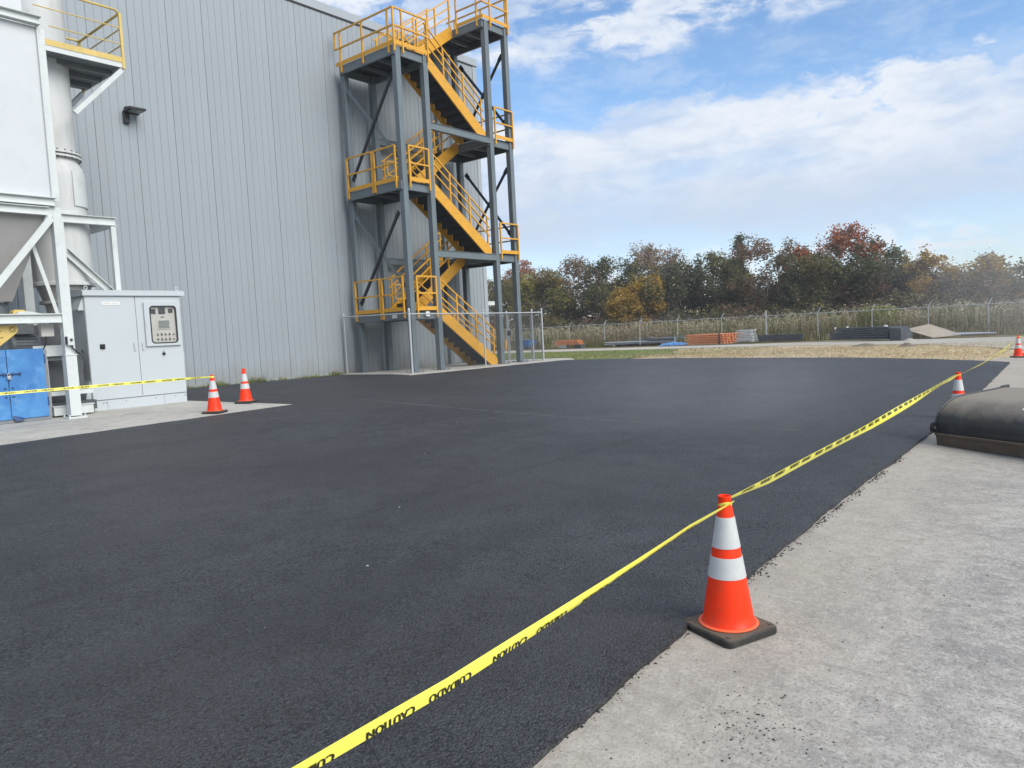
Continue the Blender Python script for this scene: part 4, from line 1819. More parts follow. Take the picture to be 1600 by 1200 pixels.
N2 = (12.45, 1.83, zg(12.45, 1.83) - .02)
N3 = (28.87, 2.56, zg(28.87, 2.56) - .012)
NL1 = (7.09, 13.05, zg(7.09, 13.05) + .004)
NL2 = (8.35, 14.08, zg(8.35, 14.08) + .012)
put_cone('orange traffic cone half hidden behind the black loader bucket', N2, R(8))
put_cone('far orange cone standing on the pale gravel at the end of the lot', N3, R(40))
put_cone('orange cone in front of the control cabinet with caution tape tied to its top', NL1, R(32))
put_cone('orange cone without tape near the tip of the left concrete slab', NL2, R(35))

# ------------------------------------------------------------------ caution tape


def text_polys(word, h):
    cu = bpy.data.curves.new('txt', 'FONT')
    cu.body = word
    cu.size = 1.0
    cu.resolution_u = 2
    ob = bpy.data.objects.new('txt', cu)
    COL.objects.link(ob)
    dg = bpy.context.evaluated_depsgraph_get()
    me = bpy.data.meshes.new_from_object(ob.evaluated_get(dg))
    xs = [v.co.x for v in me.vertices]
    ys = [v.co.y for v in me.vertices]
    s = h / (max(ys) - min(ys))
    pts = [((v.co.x - min(xs)) * s * 1.05, (v.co.y - min(ys)) * s) for v in me.vertices]
    fs = [tuple(p.vertices) for p in me.polygons]
    w = (max(xs) - min(xs)) * s * 1.05
    bpy.data.objects.remove(ob)
    bpy.data.curves.remove(cu)
    bpy.data.meshes.remove(me)
    return pts, fs, w


WORDS = [text_polys('CAUTION', .027), text_polys('CUIDADO', .027)]


def bolden(mb, pts, fs, mapf):
    # print drawn twice with a hair of offset reads as bold type
    for dx in (0.0, .0025, .005):
        mb.add([mapf(p[0] + dx, p[1], .0012 + dx * .05) for p in pts], fs)


def tape_run(mt, mi, pts, width, tilt0, tilt1, facing, waves=1.0, fold=.25, phase=0.0, seed=1, flip=False, low=.0):
    """ribbon along pts; tilt is the lean of the width away from upright; facing is a horizontal vector towards the viewer side"""
    # resample
    P = [Vector(p) for p in pts]
    seg = [(b - a).length for a, b in zip(P[:-1], P[1:])]
    tot = sum(seg)
    n = max(12, int(tot / .06))

    def at(s):
        s = max(0, min(tot - 1e-6, s))
        for i, l in enumerate(seg):
            if s <= l:
                return P[i].lerp(P[i + 1], s / l), (P[i + 1] - P[i]).normalized()
            s -= l
        return P[-1], (P[-1] - P[-2]).normalized()
    F = Vector((*facing, 0)).normalized()

    def frame(s):
        p, d = at(s)
        t = s / tot
        pinch = min(1.0, .35 + t * 9, .35 + (1 - t) * 9)
        a = tilt0 + (tilt1 - tilt0) * t + .35 * math.sin(s * 1.9 * waves + phase) + .18 * math.sin(s * 4.3 * waves + phase * 2)
        side = F - d * F.dot(d)
        side.normalize()
        upv = d.cross(side)
        if upv.z < 0:
            upv = -upv
        w = (upv * math.cos(a) + side * math.sin(a)).normalized()
        nrm = (side * math.cos(a) - upv * math.sin(a)).normalized()
        return p, w, nrm, width * pinch

    def surf(s, t, off=0.0):
        """t from -0.5 (lower edge) to 0.5"""
        p, w, nrm, wd = frame(s)
        bulge = fold * wd * (.5 - abs(t)) * (1 + .5 * math.sin(s * 2.7 + phase))
        return p + w * (t * wd) + nrm * (bulge + off)
    rows = (-.5, -.2, .06, .3, .5)
    vs, fs = [], []
    for i in range(n + 1):
        s = tot * i / n
        for t in rows:
            vs.append(surf(s, t))
    m = len(rows)
    for i in range(n):
        for j in range(m - 1):
            fs.append((i * m + j, (i + 1) * m + j, (i + 1) * m + j + 1, i * m + j + 1))
    mt.add(vs, fs)
    # lettering
    s = .10 + .1 * seed
    k = seed
    while s < tot - .25:
        pts2, f2, w = WORDS[k % 2]

        def mapf(x, y, o):
            t = ((-y / width) + .42 - low) if flip else ((y / width) - .5 + .22)
            return surf(s + (w - x if flip else x), max(-.49, t), o + .0006)
        if s + w < tot - .05:
            bolden(mi, pts2, f2, mapf)
        s += w + (.06 if k % 2 == 0 else .11)
        k += 1


ct = thing('caution_tape', 'yellow caution tape strung between the cones along the right edge of the lot', 'caution tape', (6, 1.6, .6), 'caution tape barriers')
mt, mi = MB(), MB()
A0 = (N1[0] + .01, N1[1] - .045, N1[2] + .682)
FCG = (-.55, -.83)
tape_run(mt, mi, [(-2.6, 1.6, .66), (-.8, 1.6, .585), (1.0, 1.6, .548), (1.56, 1.6, .552), (2.09, 1.6, .578), (2.75, 1.6, .616), (3.2, 1.59, .652), A0], .043, .70, .35, FCG, .55, .30, .6, 0, flip=True, low=.40)
B0 = (N1[0] + .035, N1[1], N1[2] + .685)
B1 = (N2[0] - .04, N2[1], N2[2] + .672)
tape_run(mt, mi, [B0, (4.3, 1.60, .675), (5.2, 1.62, .672), (6.9, 1.67, .652), (9.0, 1.73, .655), (11, 1.79, .668), B1], .066, .45, .15, FCG, .35, .12, 2.0, 1, flip=True)
B2 = (N2[0] + .03, N2[1], N2[2] + .672)
B3 = (N3[0] - .03, N3[1], N3[2] + .67)
pts = []
for k in range(13):
    t = k / 12
    p = Vector(B2).lerp(Vector(B3), t)
    p.z -= .11 * 4 * t * (1 - t)
    pts.append(tuple(p))
tape_run(mt, mi, pts, .045, .5, .3, FCG, .2, .2, 1.0, 0)
tape_run(mt, mi, [(N3[0] + .03, N3[1], N3[2] + .67), (30.5, 1.5, .52), (33, -.4, .55), (36, -2.5, .62)], .05, .3, .3, FCG, .2, .2, 1.0, 1)
# turns round the cone tops
for c, n in ((N1, 1), (N2, 1), (N3, 1)):
    for q in range(n):
        vs, fs = [], []
        K = 24
        for k in range(K + 1):
            a = 2 * math.pi * k / K
            zz = c[2] + .662 + .012 * q + .006 * math.sin(a * 2)
            for r_, dz in ((.0345, 0), (.0365, .008), (.0345, .015)):
                vs.append((c[0] + r_ * math.cos(a), c[1] + r_ * math.sin(a), zz + dz))
        for k in range(K):
            for j in range(2):
                fs.append((k * 3 + j, (k + 1) * 3 + j, (k + 1) * 3 + j + 1, k * 3 + j + 1))
        mt.add(vs, fs)
mt.build('ribbon', M['tape'], ct, True)
mi.build('lettering', M['ink'], ct, kind='stuff')

cl = thing('caution_tape', 'yellow caution tape stretched across the blue cupboard and control cabinet', 'caution tape', (5, 13, 1.0), 'caution tape barriers')
mt, mi = MB(), MB()
tape_run(mt, mi, [(-2.5, 12.9, 1.16), (1.0, 12.95, 1.115), (3.69, 13.0, 1.083), (5.4, 13.03, 1.078), (NL1[0] - .03, NL1[1] - .02, NL1[2] + .68)], .046, .1, .1, (-.5, -.86), .18, .1, 3.0, 0)
vs, fs = [], []
K = 20
for k in range(K + 1):
    a = 2 * math.pi * k / K
    for r_, dz in ((.0385, 0), (.040, .015), (.0355, .03)):
        vs.append((NL1[0] + r_ * math.cos(a), NL1[1] + r_ * math.sin(a), NL1[2] + .66 + dz))
for k in range(K):
    for j in range(2):
        fs.append((k * 3 + j, (k + 1) * 3 + j, (k + 1) * 3 + j + 1, k * 3 + j + 1))
mt.add(vs, fs)
mt.build('ribbon', M['tape'], cl, True)
mi.build('lettering', M['ink'], cl, kind='stuff')

# ------------------------------------------------------------------ loader bucket lying on its back at the right
P0 = Vector((10.13, 1.70, zg(10.13, 1.70) - .02))
Ld = Vector((-.492, -.8706, 0))
Dd = Vector((.8706, -.492, 0))
lb = thing('loader_bucket', 'dusty black loader bucket with rounded back lying on the concrete apron', 'loader bucket', P0)


def bk(l, d, z):
    return P0 + Ld * l + Dd * d + Vector((0, 0, z))


def bextrude(prof, l0, l1):
    mb = MB()
    n = len(prof)
    vs = [bk(l0, *p) for p in prof] + [bk(l1, *p) for p in prof]
    fs = [(k, (k + 1) % n, n + (k + 1) % n, n + k) for k in range(n)]
    tri = tessellate_polygon([[Vector((p[0], p[1], 0)) for p in prof]])
    fs += [tuple(t) for t in tri] + [tuple(n + i for i in reversed(t)) for t in tri]
    mb.add(vs, fs)
    return mb


shell = [(-.025, .145), (-.03, .20), (-.03, .27), (-.015, .33), (.015, .385), (.06, .435), (.12, .48), (.19, .518), (.28, .545), (.38, .562), (.50, .572), (.82, .588), (1.17, .612)]
inner = [(1.17, .585), (.82, .560), (.50, .544), (.29, .517), (.20, .49), (.14, .455), (.085, .415), (.045, .37), (.015, .32), (.0, .27), (.0, .145)]
bextrude(shell + inner, .012, 2.3).build('back_shell', M['bucket'], lb, True)
side = [(p[0] - .006, p[1] + .006) for p in shell] + [(1.176, .58), (1.1, .30), (.9, .05), (.3, .0), (.0, .0), (-.035, .12)]
for l in (0.0, 2.3):
    bextrude(side, l - .012, l + .012).build('side_plate', M['bucket'], lb)
mb = MB()
for a, b in zip(shell[:-1], shell[1:]):
    mb.tube(bk(-.006, a[0] - .004, a[1] + .005), bk(-.006, b[0] - .004, b[1] + .005), .011, 6)
mb.build('rim_bar', M['black'], lb, True)
mb = MB()
mb.tube(bk(-.012, 1.12, .613), bk(-.012, 1.24, .622), .020, 10)
mb.build('rim_end', M['black'], lb, True)
bextrude([(-.07, .145), (-.07, .125), (.02, .10), (.06, .145)], .0, 2.3).build('lip', M['bucketlip'], lb)
bextrude([(-.045, .124), (-.03, .0), (.03, -.003), (.05, .11)], .0, 2.3).build('cutting_edge', M['bucketlip'], lb)
mb = MB()
c = bk(-.02, -.085, .215)
a0 = bk(-.02, -.01, .215)
K = 18
ax = Ld
for sgn, rr_ in ((1, .052),):
    vs = []
    for l in (-.035, -.005):
        for k in range(K):
            a = 2 * math.pi * k / K
            vs.append(bk(l, -.055 + rr_ * math.cos(a) * .95, .212 + rr_ * math.sin(a) * 1.3))
    fs = [(k, (k + 1) % K, K + (k + 1) % K, K + k) for k in range(K)] + [tuple(range(K)), tuple(range(2 * K - 1, K - 1, -1))]
    mb.add(vs, fs)
lug = mb.build('lug', M['black'], lb)
mb = MB()
mb.tube(bk(-.045, -.055, .212), bk(.0, -.055, .212), .016, 10)
mb.build('lug_pin', M['padlock'], lug, True)


def on_shell(l, d):
    for a, b in zip(shell[:-1], shell[1:]):
        if a[0] <= d <= b[0] and a[1] < b[1] and d > .1:
            t = (d - a[0]) / (b[0] - a[0])
            return bk(l, d, a[1] + (b[1] - a[1]) * t)
    return bk(l, d, .5)


def decal(name, l0, l1, d0, d1, m):
    mb = MB()
    nn = 6
    vs = []
    for k in range(nn + 1):
        d = d0 + (d1 - d0) * k / nn
        for l in (l0, l1):
            vs.append(on_shell(l, d) + Vector((-.001, .0005, .003)))
    mb.add(vs, [(2 * k, 2 * k + 1, 2 * k + 3, 2 * k + 2) for k in range(nn)])
    return mb.build(name, m, lb)


decal('sticker', .92, 1.18, .125, .225, M['sticker'])
decal('sticker', .86, 1.02, .345, .385, M['wood'])

# ------------------------------------------------------------------ perimeter fence
pf = thing('perimeter_fence', 'long galvanised chain link perimeter fence with barbed wire on angled arms', 'fence', (54.5, 25, -.07))
PV = [52.2, 48.75, 45.3, 41.4, 37.98, 34.33, 30.9, 27.47, 23.75, 20.3, 16.6, 13.05, 9.67, 6.35, 3.0, -.4, -3.8, -7.2]
FZ = -.07
for v in PV:
    big = abs(v - 20.3) < .1
    mb = MB()
    mb.tube((54.5, v, FZ - .1), (54.5, v, 1.80 if not big else 2.18), .032 if not big else .055, 8)
    mb.build('post', M['galv'], pf, True)
    if not big:
        mb = MB()
        mb.beam((54.5, v, 1.80), (54.62, v - .18, 2.16), .028, .04)
        mb.build('barbed_wire_arm', M['galv'], pf)
mb = MB()
for a, b in zip(PV[:-1], PV[1:]):
    mb.tube((54.5, a, 1.78), (54.5, b, 1.78), .026, 6)
mb.build('top_rail', M['galv'], pf)
mb = MB()
for k in range(3):
    t = .35 + .3 * k
    mb.tube((54.5 + .12 * t, PV[0] - .18 * t, 1.8 + .36 * t), (54.5 + .12 * t, PV[-1] - .18 * t, 1.8 + .36 * t), .005, 4)
mb.build('barbed_wire', M['wire'], pf)
mb = MB()
chain_wires(mb, (54.5, PV[0]), (54.5, PV[-1]), FZ, 1.78, FZ, 1.78, .20, .0028)
mb.build('chain_link_mesh', M['wire'], pf, kind='stuff')

# ------------------------------------------------------------------ things stored along the fence


def bars(parent, name, m, u, v0, v1, z, w, h):
    mb = MB()
    mb.cbox((u - w / 2, min(v0, v1), z), (u + w / 2, max(v0, v1), z + h), .012)
    return mb.build(name, m, parent)


random.seed(21)
ob = thing('rack_beam_bundle', 'small bundle of orange rack beams raised on pale blocks, left of the grey pipes', 'beam bundle', (53.0, 37.2, FZ), 'orange rack beam bundles')
for r_ in range(4):
    for k in range(4 - (1 if r_ > 2 else 0)):
        j = random.uniform(-.12, .12)
        top = r_ * .10
        bars(ob, 'beam', M['rackorange'], 52.7 + k * .17, 35.75 + top * .35 + j, 38.5 - top * 1.5 + j, FZ + .25 + r_ * .11, .13, .082)
for v in (36.1, 37.7):
    mb = MB()
    mb.box((52.6, v - .55, FZ - .03), (53.3, v + .15, FZ + .24))
    mb.build('block', M['slab'] if v > 37 else M['darkgrey'], ob)
ob = thing('rack_beam_bundle', 'larger bundle of orange rack beams strapped beside the blue tarpaulin', 'beam bundle', (51.2, 23.2, FZ), 'orange rack beam bundles')
for r_ in range(6):
    for k in range(7):
        j = random.uniform(-.06, .06)
        bars(ob, 'beam', M['rackorange'], 50.3 + k * .24, 21.75 - .12 * k + j, 24.6 + j - .10 * k, FZ + .03 + r_ * .125, .19, .088)
mb = MB()
mb.box((50.17, 22.05, FZ + .0), (50.195, 22.12, FZ + .77))
mb.build('strap', M['black'], ob)
for lab, u, v0, v1, n, zz in (('faded red rack pieces lying behind the warehouse corner, left of the yellow stand', 56.0, 48.6, 50.3, 3, 0.05), ('faded red rack pieces lying between the yellow stand and the blue bin', 58.4, 46.6, 48.9, 3, .2)):
    ob = thing('red_rack_pile', lab, 'rack pieces', (u, (v0 + v1) / 2, FZ), 'red rack piles')
    for r_ in range(n):
        for k in range(3):
            j = random.uniform(-.1, .1)
            bars(ob, 'beam', M['red'], u + k * .16, v0 + r_ * .15 + j, v1 - r_ * .22 + j, FZ + zz + r_ * .17, .12, .13)
bb = thing('blue_bin', 'blue steel bin seen through the enclosure fence near the far track', 'bin', (55.0, 43.0, FZ))
mb = MB()
mb.cbox((53.9, 42.15, FZ + .02), (55.0, 43.75, FZ + .72), .02)
mb.build('body', M['binblue'], bb)
mb = MB()
mb.cbox((53.86, 42.10, FZ + .70), (55.04, 43.8, FZ + .76), .01)
mb.build('rim', M['binblue'], bb)
mb = MB()
mb.cbox((53.87, 43.25, FZ + .45), (53.895, 43.5, FZ + .65), .005)
mb.build('handle_plate', M['bluedark'], bb)
ys = thing('yellow_stand', 'small yellow steel stand behind the tower beside the red rack pieces', 'stand', (51.7, 43.4, FZ))
for v in (43.1, 43.62):
    mb = MB()
    mb.cbox((51.6, v - .07, FZ), (51.75, v + .07, FZ + .83), .01)
    mb.build('leg', M['yellow'], ys)
mb = MB()
mb.cbox((51.6, 43.0, FZ + .835), (51.75, 43.72, FZ + .92), .01)
mb.build('top_bar', M['yellow'], ys)

gp = thing('grey_pipe_pile', 'low pile of long grey steel pipes and sheets beside the fence', 'pipe pile', (54, 31, FZ))
for k in range(9):
    mb = MB()
    u = 53.0 + .13 * (k % 5)
    z = FZ + .16 + .12 * (k // 5)
    mb.tube((u, 33.6 - random.random() * 1.2, z + random.uniform(-.03, .03)), (u + .2, 26.7 + random.random() * 1.0, z + random.uniform(-.03, .12)), .06, 8)
    mb.build('pipe', M['galv'] if k % 3 else M['greysteel'], gp, True)
for (v0, v1, z0, z1, u) in ((32.5, 29.4, .20, .62, 53.7), (31.6, 27.5, .34, .5, 53.9), (30.2, 26.4, .5, .64, 54.1), (29.5, 26.2, .55, .52, 53.2)):
    mb = MB()
    mb.beam((u, v0, FZ + z0), (u + .1, v1, FZ + z1), .5, .05)
    mb.build('sheet', M['greysteel'], gp)
for v in (32.5, 28.0):
    mb = MB()
    mb.box((52.8, v - .08, FZ), (54.3, v + .08, FZ + .12))
    mb.build('bearer', M['timber'], gp)
mb = MB()
mb.tube((52.9, 30.0, FZ + .05), (52.9, 30.02, FZ + .68), .04, 6)
mb.tube((52.9, 26.9, FZ + .05), (52.9, 26.92, FZ + .6), .04, 6)
mb.build('stake', M['galv'], gp)

tp = thing('blue_tarp', 'crumpled blue and white tarpaulin between the grey pipes and orange bundle', 'tarpaulin', (51.3, 26.3, FZ))
mb = MB()
nx, ny = 14, 8
vs, fs = [], []
for j in range(ny):
    for i in range(nx):
        a, b = i / (nx - 1), j / (ny - 1)
        hgt = .22 * math.sin(math.pi * a) ** .6 * math.sin(math.pi * b) ** .7 + .10 * mnoise.noise(Vector((i * .9, j * .9, 3)))
        vs.append((50.6 + 1.4 * b, 27.3 - 2.3 * a, FZ + max(.0, hgt)))
for j in range(ny - 1):
    for i in range(nx - 1):
        fs.append((j * nx + i, j * nx + i + 1, (j + 1) * nx + i + 1, (j + 1) * nx + i))
mb.add(vs, fs)
mb.build('cloth', M['tarp'], tp)

gs = thing('galvanised_rack_stack', 'stack of bright galvanised rack frames in front of the tall fence post', 'rack stack', (51.9, 20.8, FZ))
for k in range(8):
    z = FZ + .06 + k * .112
    j = random.uniform(-.08, .08)
    for du in (0, .9):
        bars(gs, 'frame_rail', M['white'], 51.4 + du, 20.15 + j + k * .02, 21.45 + j - k * .015, z, .07, .07)
    for q in range(4):
        mb = MB()
        v = 20.3 + q * .36 + j
        mb.box((51.45, v - .03, z + .01), (52.3, v + .03, z + .055))
        mb.build('frame_strut', M['white'], gs)
mb = MB()
mb.beam((51.2, 21.75, FZ + .03), (51.3, 20.3, FZ + .2), .3, .03)
mb.beam((51.3, 20.0, FZ + .9), (51.5, 19.85, FZ + .1), .25, .02)
mb.build('loose_sheet', M['white'], gs)

ds = thing('dark_frame_stack', 'low dark stack of steel frames behind the tall fence post', 'frame stack', (53.2, 19, FZ))
for k in range(3):
    bars(ds, 'frame', M['slate'], 52.9 + .25 * k, 17.1 + .1 * k, 20.8, FZ + .05, .16, .42 - .05 * k)
mb = MB()
for k in range(9):
    mb.box((52.80, 17.2 + .4 * k, FZ + .1), (52.815, 17.32 + .4 * k, FZ + .4))
mb.build('upright', M['darkgrey'], ds)

gc = thing('steel_panel_stack', 'long dark grey stack of steel panels beside the gravel track', 'panel stack', (48.6, 12.3, FZ))
cu = [(49.6, 14.55), (47.75, 10.55), (47.15, 9.75)]
# long boxed side, then a bevelled end towards the right
LA, LB = Vector((49.7, 14.5, FZ)), Vector((47.8, 10.6, FZ))
LD = (LB - LA).normalized()
LN = Vector((-LD.y, LD.x, 0))
if LN.x < 0:
    LN = -LN
for k in range(6):
    mb = MB()
    z = FZ + .06 + k * .13
    o0 = LN * (.02 * random.random() + (.05 if k > 3 else 0))
    a = LA + o0 + LD * (random.uniform(0, .12) + (.55 if k > 3 else 0))
    b = LB + o0 + LD * random.uniform(-.1, .1)
    mb.beam(a + LN * .45 + Vector((0, 0, z + .06 - FZ)), b + LN * .45 + Vector((0, 0, z + .06 - FZ)), .95 - .04 * (k % 3), .098)
    mb.build('panel', M['slate'], gc)
mb = MB()
e = LB + LD * .12
pr = [(0, .0), (0, .72), (.25, .80), (.62, .80), (.95, .42), (.95, .0)]
vs = [e + LN * p[0] + Vector((0, 0, p[1])) for p in pr] + [e + LD * .75 + LN * p[0] + Vector((0, 0, p[1] * .98)) for p in pr]
n = len(pr)
mb.add(vs, [(k, (k + 1) % n, n + (k + 1) % n, n + k) for k in range(n)] + [tuple(range(n)), tuple(range(2 * n - 1, n - 1, -1))])
mb.build('end_box', M['slate'], gc)
mb = MB()
mb.cbox((LA + LD * .05 + Vector((.05, -.3, .74))).to_tuple(), (LA + LD * .55 + Vector((.4, .05, .86))).to_tuple(), .03)
mb.build('pale_pack', M['sticker'], gc)
mb = MB()
for s, r_ in ((.28, .07), (.92, .10), (.90, .08)):
    p = LA + (LB - LA) * s + LN * .3 + Vector((0, 0, .82))
    mb.lathe(p, [(.01, -.03), (r_, 0), (r_ * .8, .07), (.01, .1)], 8)
mb.build('loose_bag', M['sticker'], gc)

wp = thing('plywood_sheet_pile', 'pale plywood sheet leaning over a pile of pipes by the fence', 'plywood pile', (51.5, 9.0, FZ))
mb = MB()
w4 = [(52.9, 10.7, FZ + .50), (53.8, 9.5, FZ + .78), (51.2, 7.3, FZ + .12), (50.3, 8.7, FZ + .02)]
mb.add([Vector(p) for p in w4] + [Vector(p) - Vector((0, 0, .03)) for p in w4], [(0, 1, 2, 3), (7, 6, 5, 4), (0, 4, 5, 1), (1, 5, 6, 2), (2, 6, 7, 3), (3, 7, 4, 0)])
mb.build('plywood_sheet', M['wood'], wp)
for k in range(5):
    mb = MB()
    mb.tube((51.2 + k * .16, 8.8 - k * .1, FZ + .10 + .02 * k), (51.2 + k * .16, 5.6 + .15 * k, FZ + .14), .055, 8)
    mb.build('pipe', M['galv'], wp, True)
for k in range(4):
    mb = MB()
    mb.beam((51.8 + .2 * k, 11.3 - .2 * k, FZ + .18 + .07 * k), (52.3 + .2 * k, 9.2 - .3 * k, FZ + .20 + .09 * k), .18, .04)
    mb.build('plank', M['greysteel'], wp)


def mound(name, label, u, v, rx, ry, h, m):
    vs, fs = [], []
    K, J = 16, 5
    for j in range(J):
        for k in range(K):
            a = 2 * math.pi * k / K
            rr_ = 1 - j / J
            nz_ = 1 + .35 * mnoise.noise(Vector((math.cos(a) * 2 + u, math.sin(a) * 2 + v, j)))
            vs.append((u + rx * rr_ * nz_ * math.cos(a), v + ry * rr_ * nz_ * math.sin(a), zg(u, v) - .08 + (h + .08) * (1 - rr_ ** 1.4) * (1 + .2 * mnoise.noise(Vector((k, j * 2.0, u))))))
    vs.append((u, v, zg(u, v) + h))
    for j in range(J - 1):
        for k in range(K):
            fs.append((j * K + k, j * K + (k + 1) % K, (j + 1) * K + (k + 1) % K, (j + 1) * K + k))
    for k in range(K):
        fs.append(((J - 1) * K + k, (J - 1) * K + (k + 1) % K, J * K))
    mb = MB()
    mb.add(vs, fs)
    o = mb.build(name, m, None, True, origin=(u, v, zg(u, v)))
    return tag(o, label, 'mound')


mound('dirt_mound', 'small dark mound of dirt on the straw at the edge of the gravel track', 38.7, 7.75, .42, .5, .17, M['rubble'])
mound('dirt_mound', 'very low dark dirt heap on the straw, left of the taller mound', 41.3, 10.2, .6, .9, .12, M['rubble'])
mound('sand_heap', 'little pale heap of sand at the right end of the dark panel stack', 46.6, 9.2, .4, .45, .14, M['gravel'])

# ------------------------------------------------------------------ vegetation
LEAF = {
    'olive': leaf_mat('olive_leaf', (.115, .112, .045), (.205, .180, .070), (.33, .270, .115)),
    'green': leaf_mat('dark_green_leaf', (.072, .082, .042), (.115, .125, .060), (.185, .182, .092)),
    'brown': leaf_mat('russet_leaf', (0.131, 0.096, 0.064), (0.239, 0.157, 0.096), (0.377, 0.232, 0.142)),
    'pink': leaf_mat('pale_russet_leaf', (0.154, 0.127, 0.083), (0.308, 0.209, 0.143), (0.462, 0.330, 0.253)),
    'gold': leaf_mat('golden_leaf', (0.242, 0.160, 0.033), (0.418, 0.275, 0.055), (0.594, 0.396, 0.099)),
    'orange': leaf_mat('orange_leaf', (0.196, 0.075, 0.034), (0.414, 0.144, 0.063), (0.598, 0.241, 0.109)),
    'yellowgreen': leaf_mat('yellow_green_leaf', (0.149, 0.155, 0.040), (0.287, 0.259, 0.069), (0.437, 0.356, 0.103)),
    'grey': leaf_mat('thin_grey_leaf', (0.123, 0.120, 0.093), (0.217, 0.200, 0.152), (0.334, 0.297, 0.232)),
    'lime': leaf_mat('bright_green_leaf', (.13, .19, .04), (.23, .31, .07), (.34, .41, .12)),
    'reed': leaf_mat('dry_reed', (.30, .26, .15), (.48, .42, .27), (.66, .59, .43), .5),
    'weed': leaf_mat('green_weed', (.11, .135, .045), (.20, .22, .08), (.32, .30, .14)),
    'straw': leaf_mat('straw_blade', (.32, .23, .11), (.52, .40, .22), (.66, .56, .34)),
}


def leaves_obj(name, quads, tints, mats, midx, parent=None, origin=(0, 0, 0), kind=None):
    me = bpy.data.meshes.new(name)
    n = len(quads)
    vs = [c for q in quads for c in q]
    ox, oy, oz = origin
    me.from_pydata([(x - ox, y - oy, z - oz) for x, y, z in vs], [], [(4 * i, 4 * i + 1, 4 * i + 2, 4 * i + 3) for i in range(n)])
    for m in mats:
        me.materials.append(m)
    if len(mats) > 1:
        me.polygons.foreach_set('material_index', midx)
    at = me.attributes.new('tint', 'FLOAT', 'FACE')
    at.data.foreach_set('value', tints)
    o = bpy.data.objects.new(name, me)
    COL.objects.link(o)
    if parent:
        o.parent = parent
    else:
        o.location = origin
    if kind:
        o['kind'] = kind
    return o


def leaf_quad(rnd, x, y, z, s):
    a = rnd.random() * 6.283
    b = rnd.uniform(-1.1, 1.1)
    ca, sa, cb, sb = math.cos(a), math.sin(a), math.cos(b), math.sin(b)
    ux, uy, uz = ca * s, sa * s, 0
    wx, wy, wz = -sa * sb * s * .7, ca * sb * s * .7, cb * s * .7
    j = rnd.uniform(-.3, .3)
    return [(x - ux, y - uy, z - uz), (x - wx + ux * j, y - wy + uy * j, z - wz), (x + ux, y + uy, z + uz), (x + wx - ux * j, y + wy - uy * j, z + wz)]


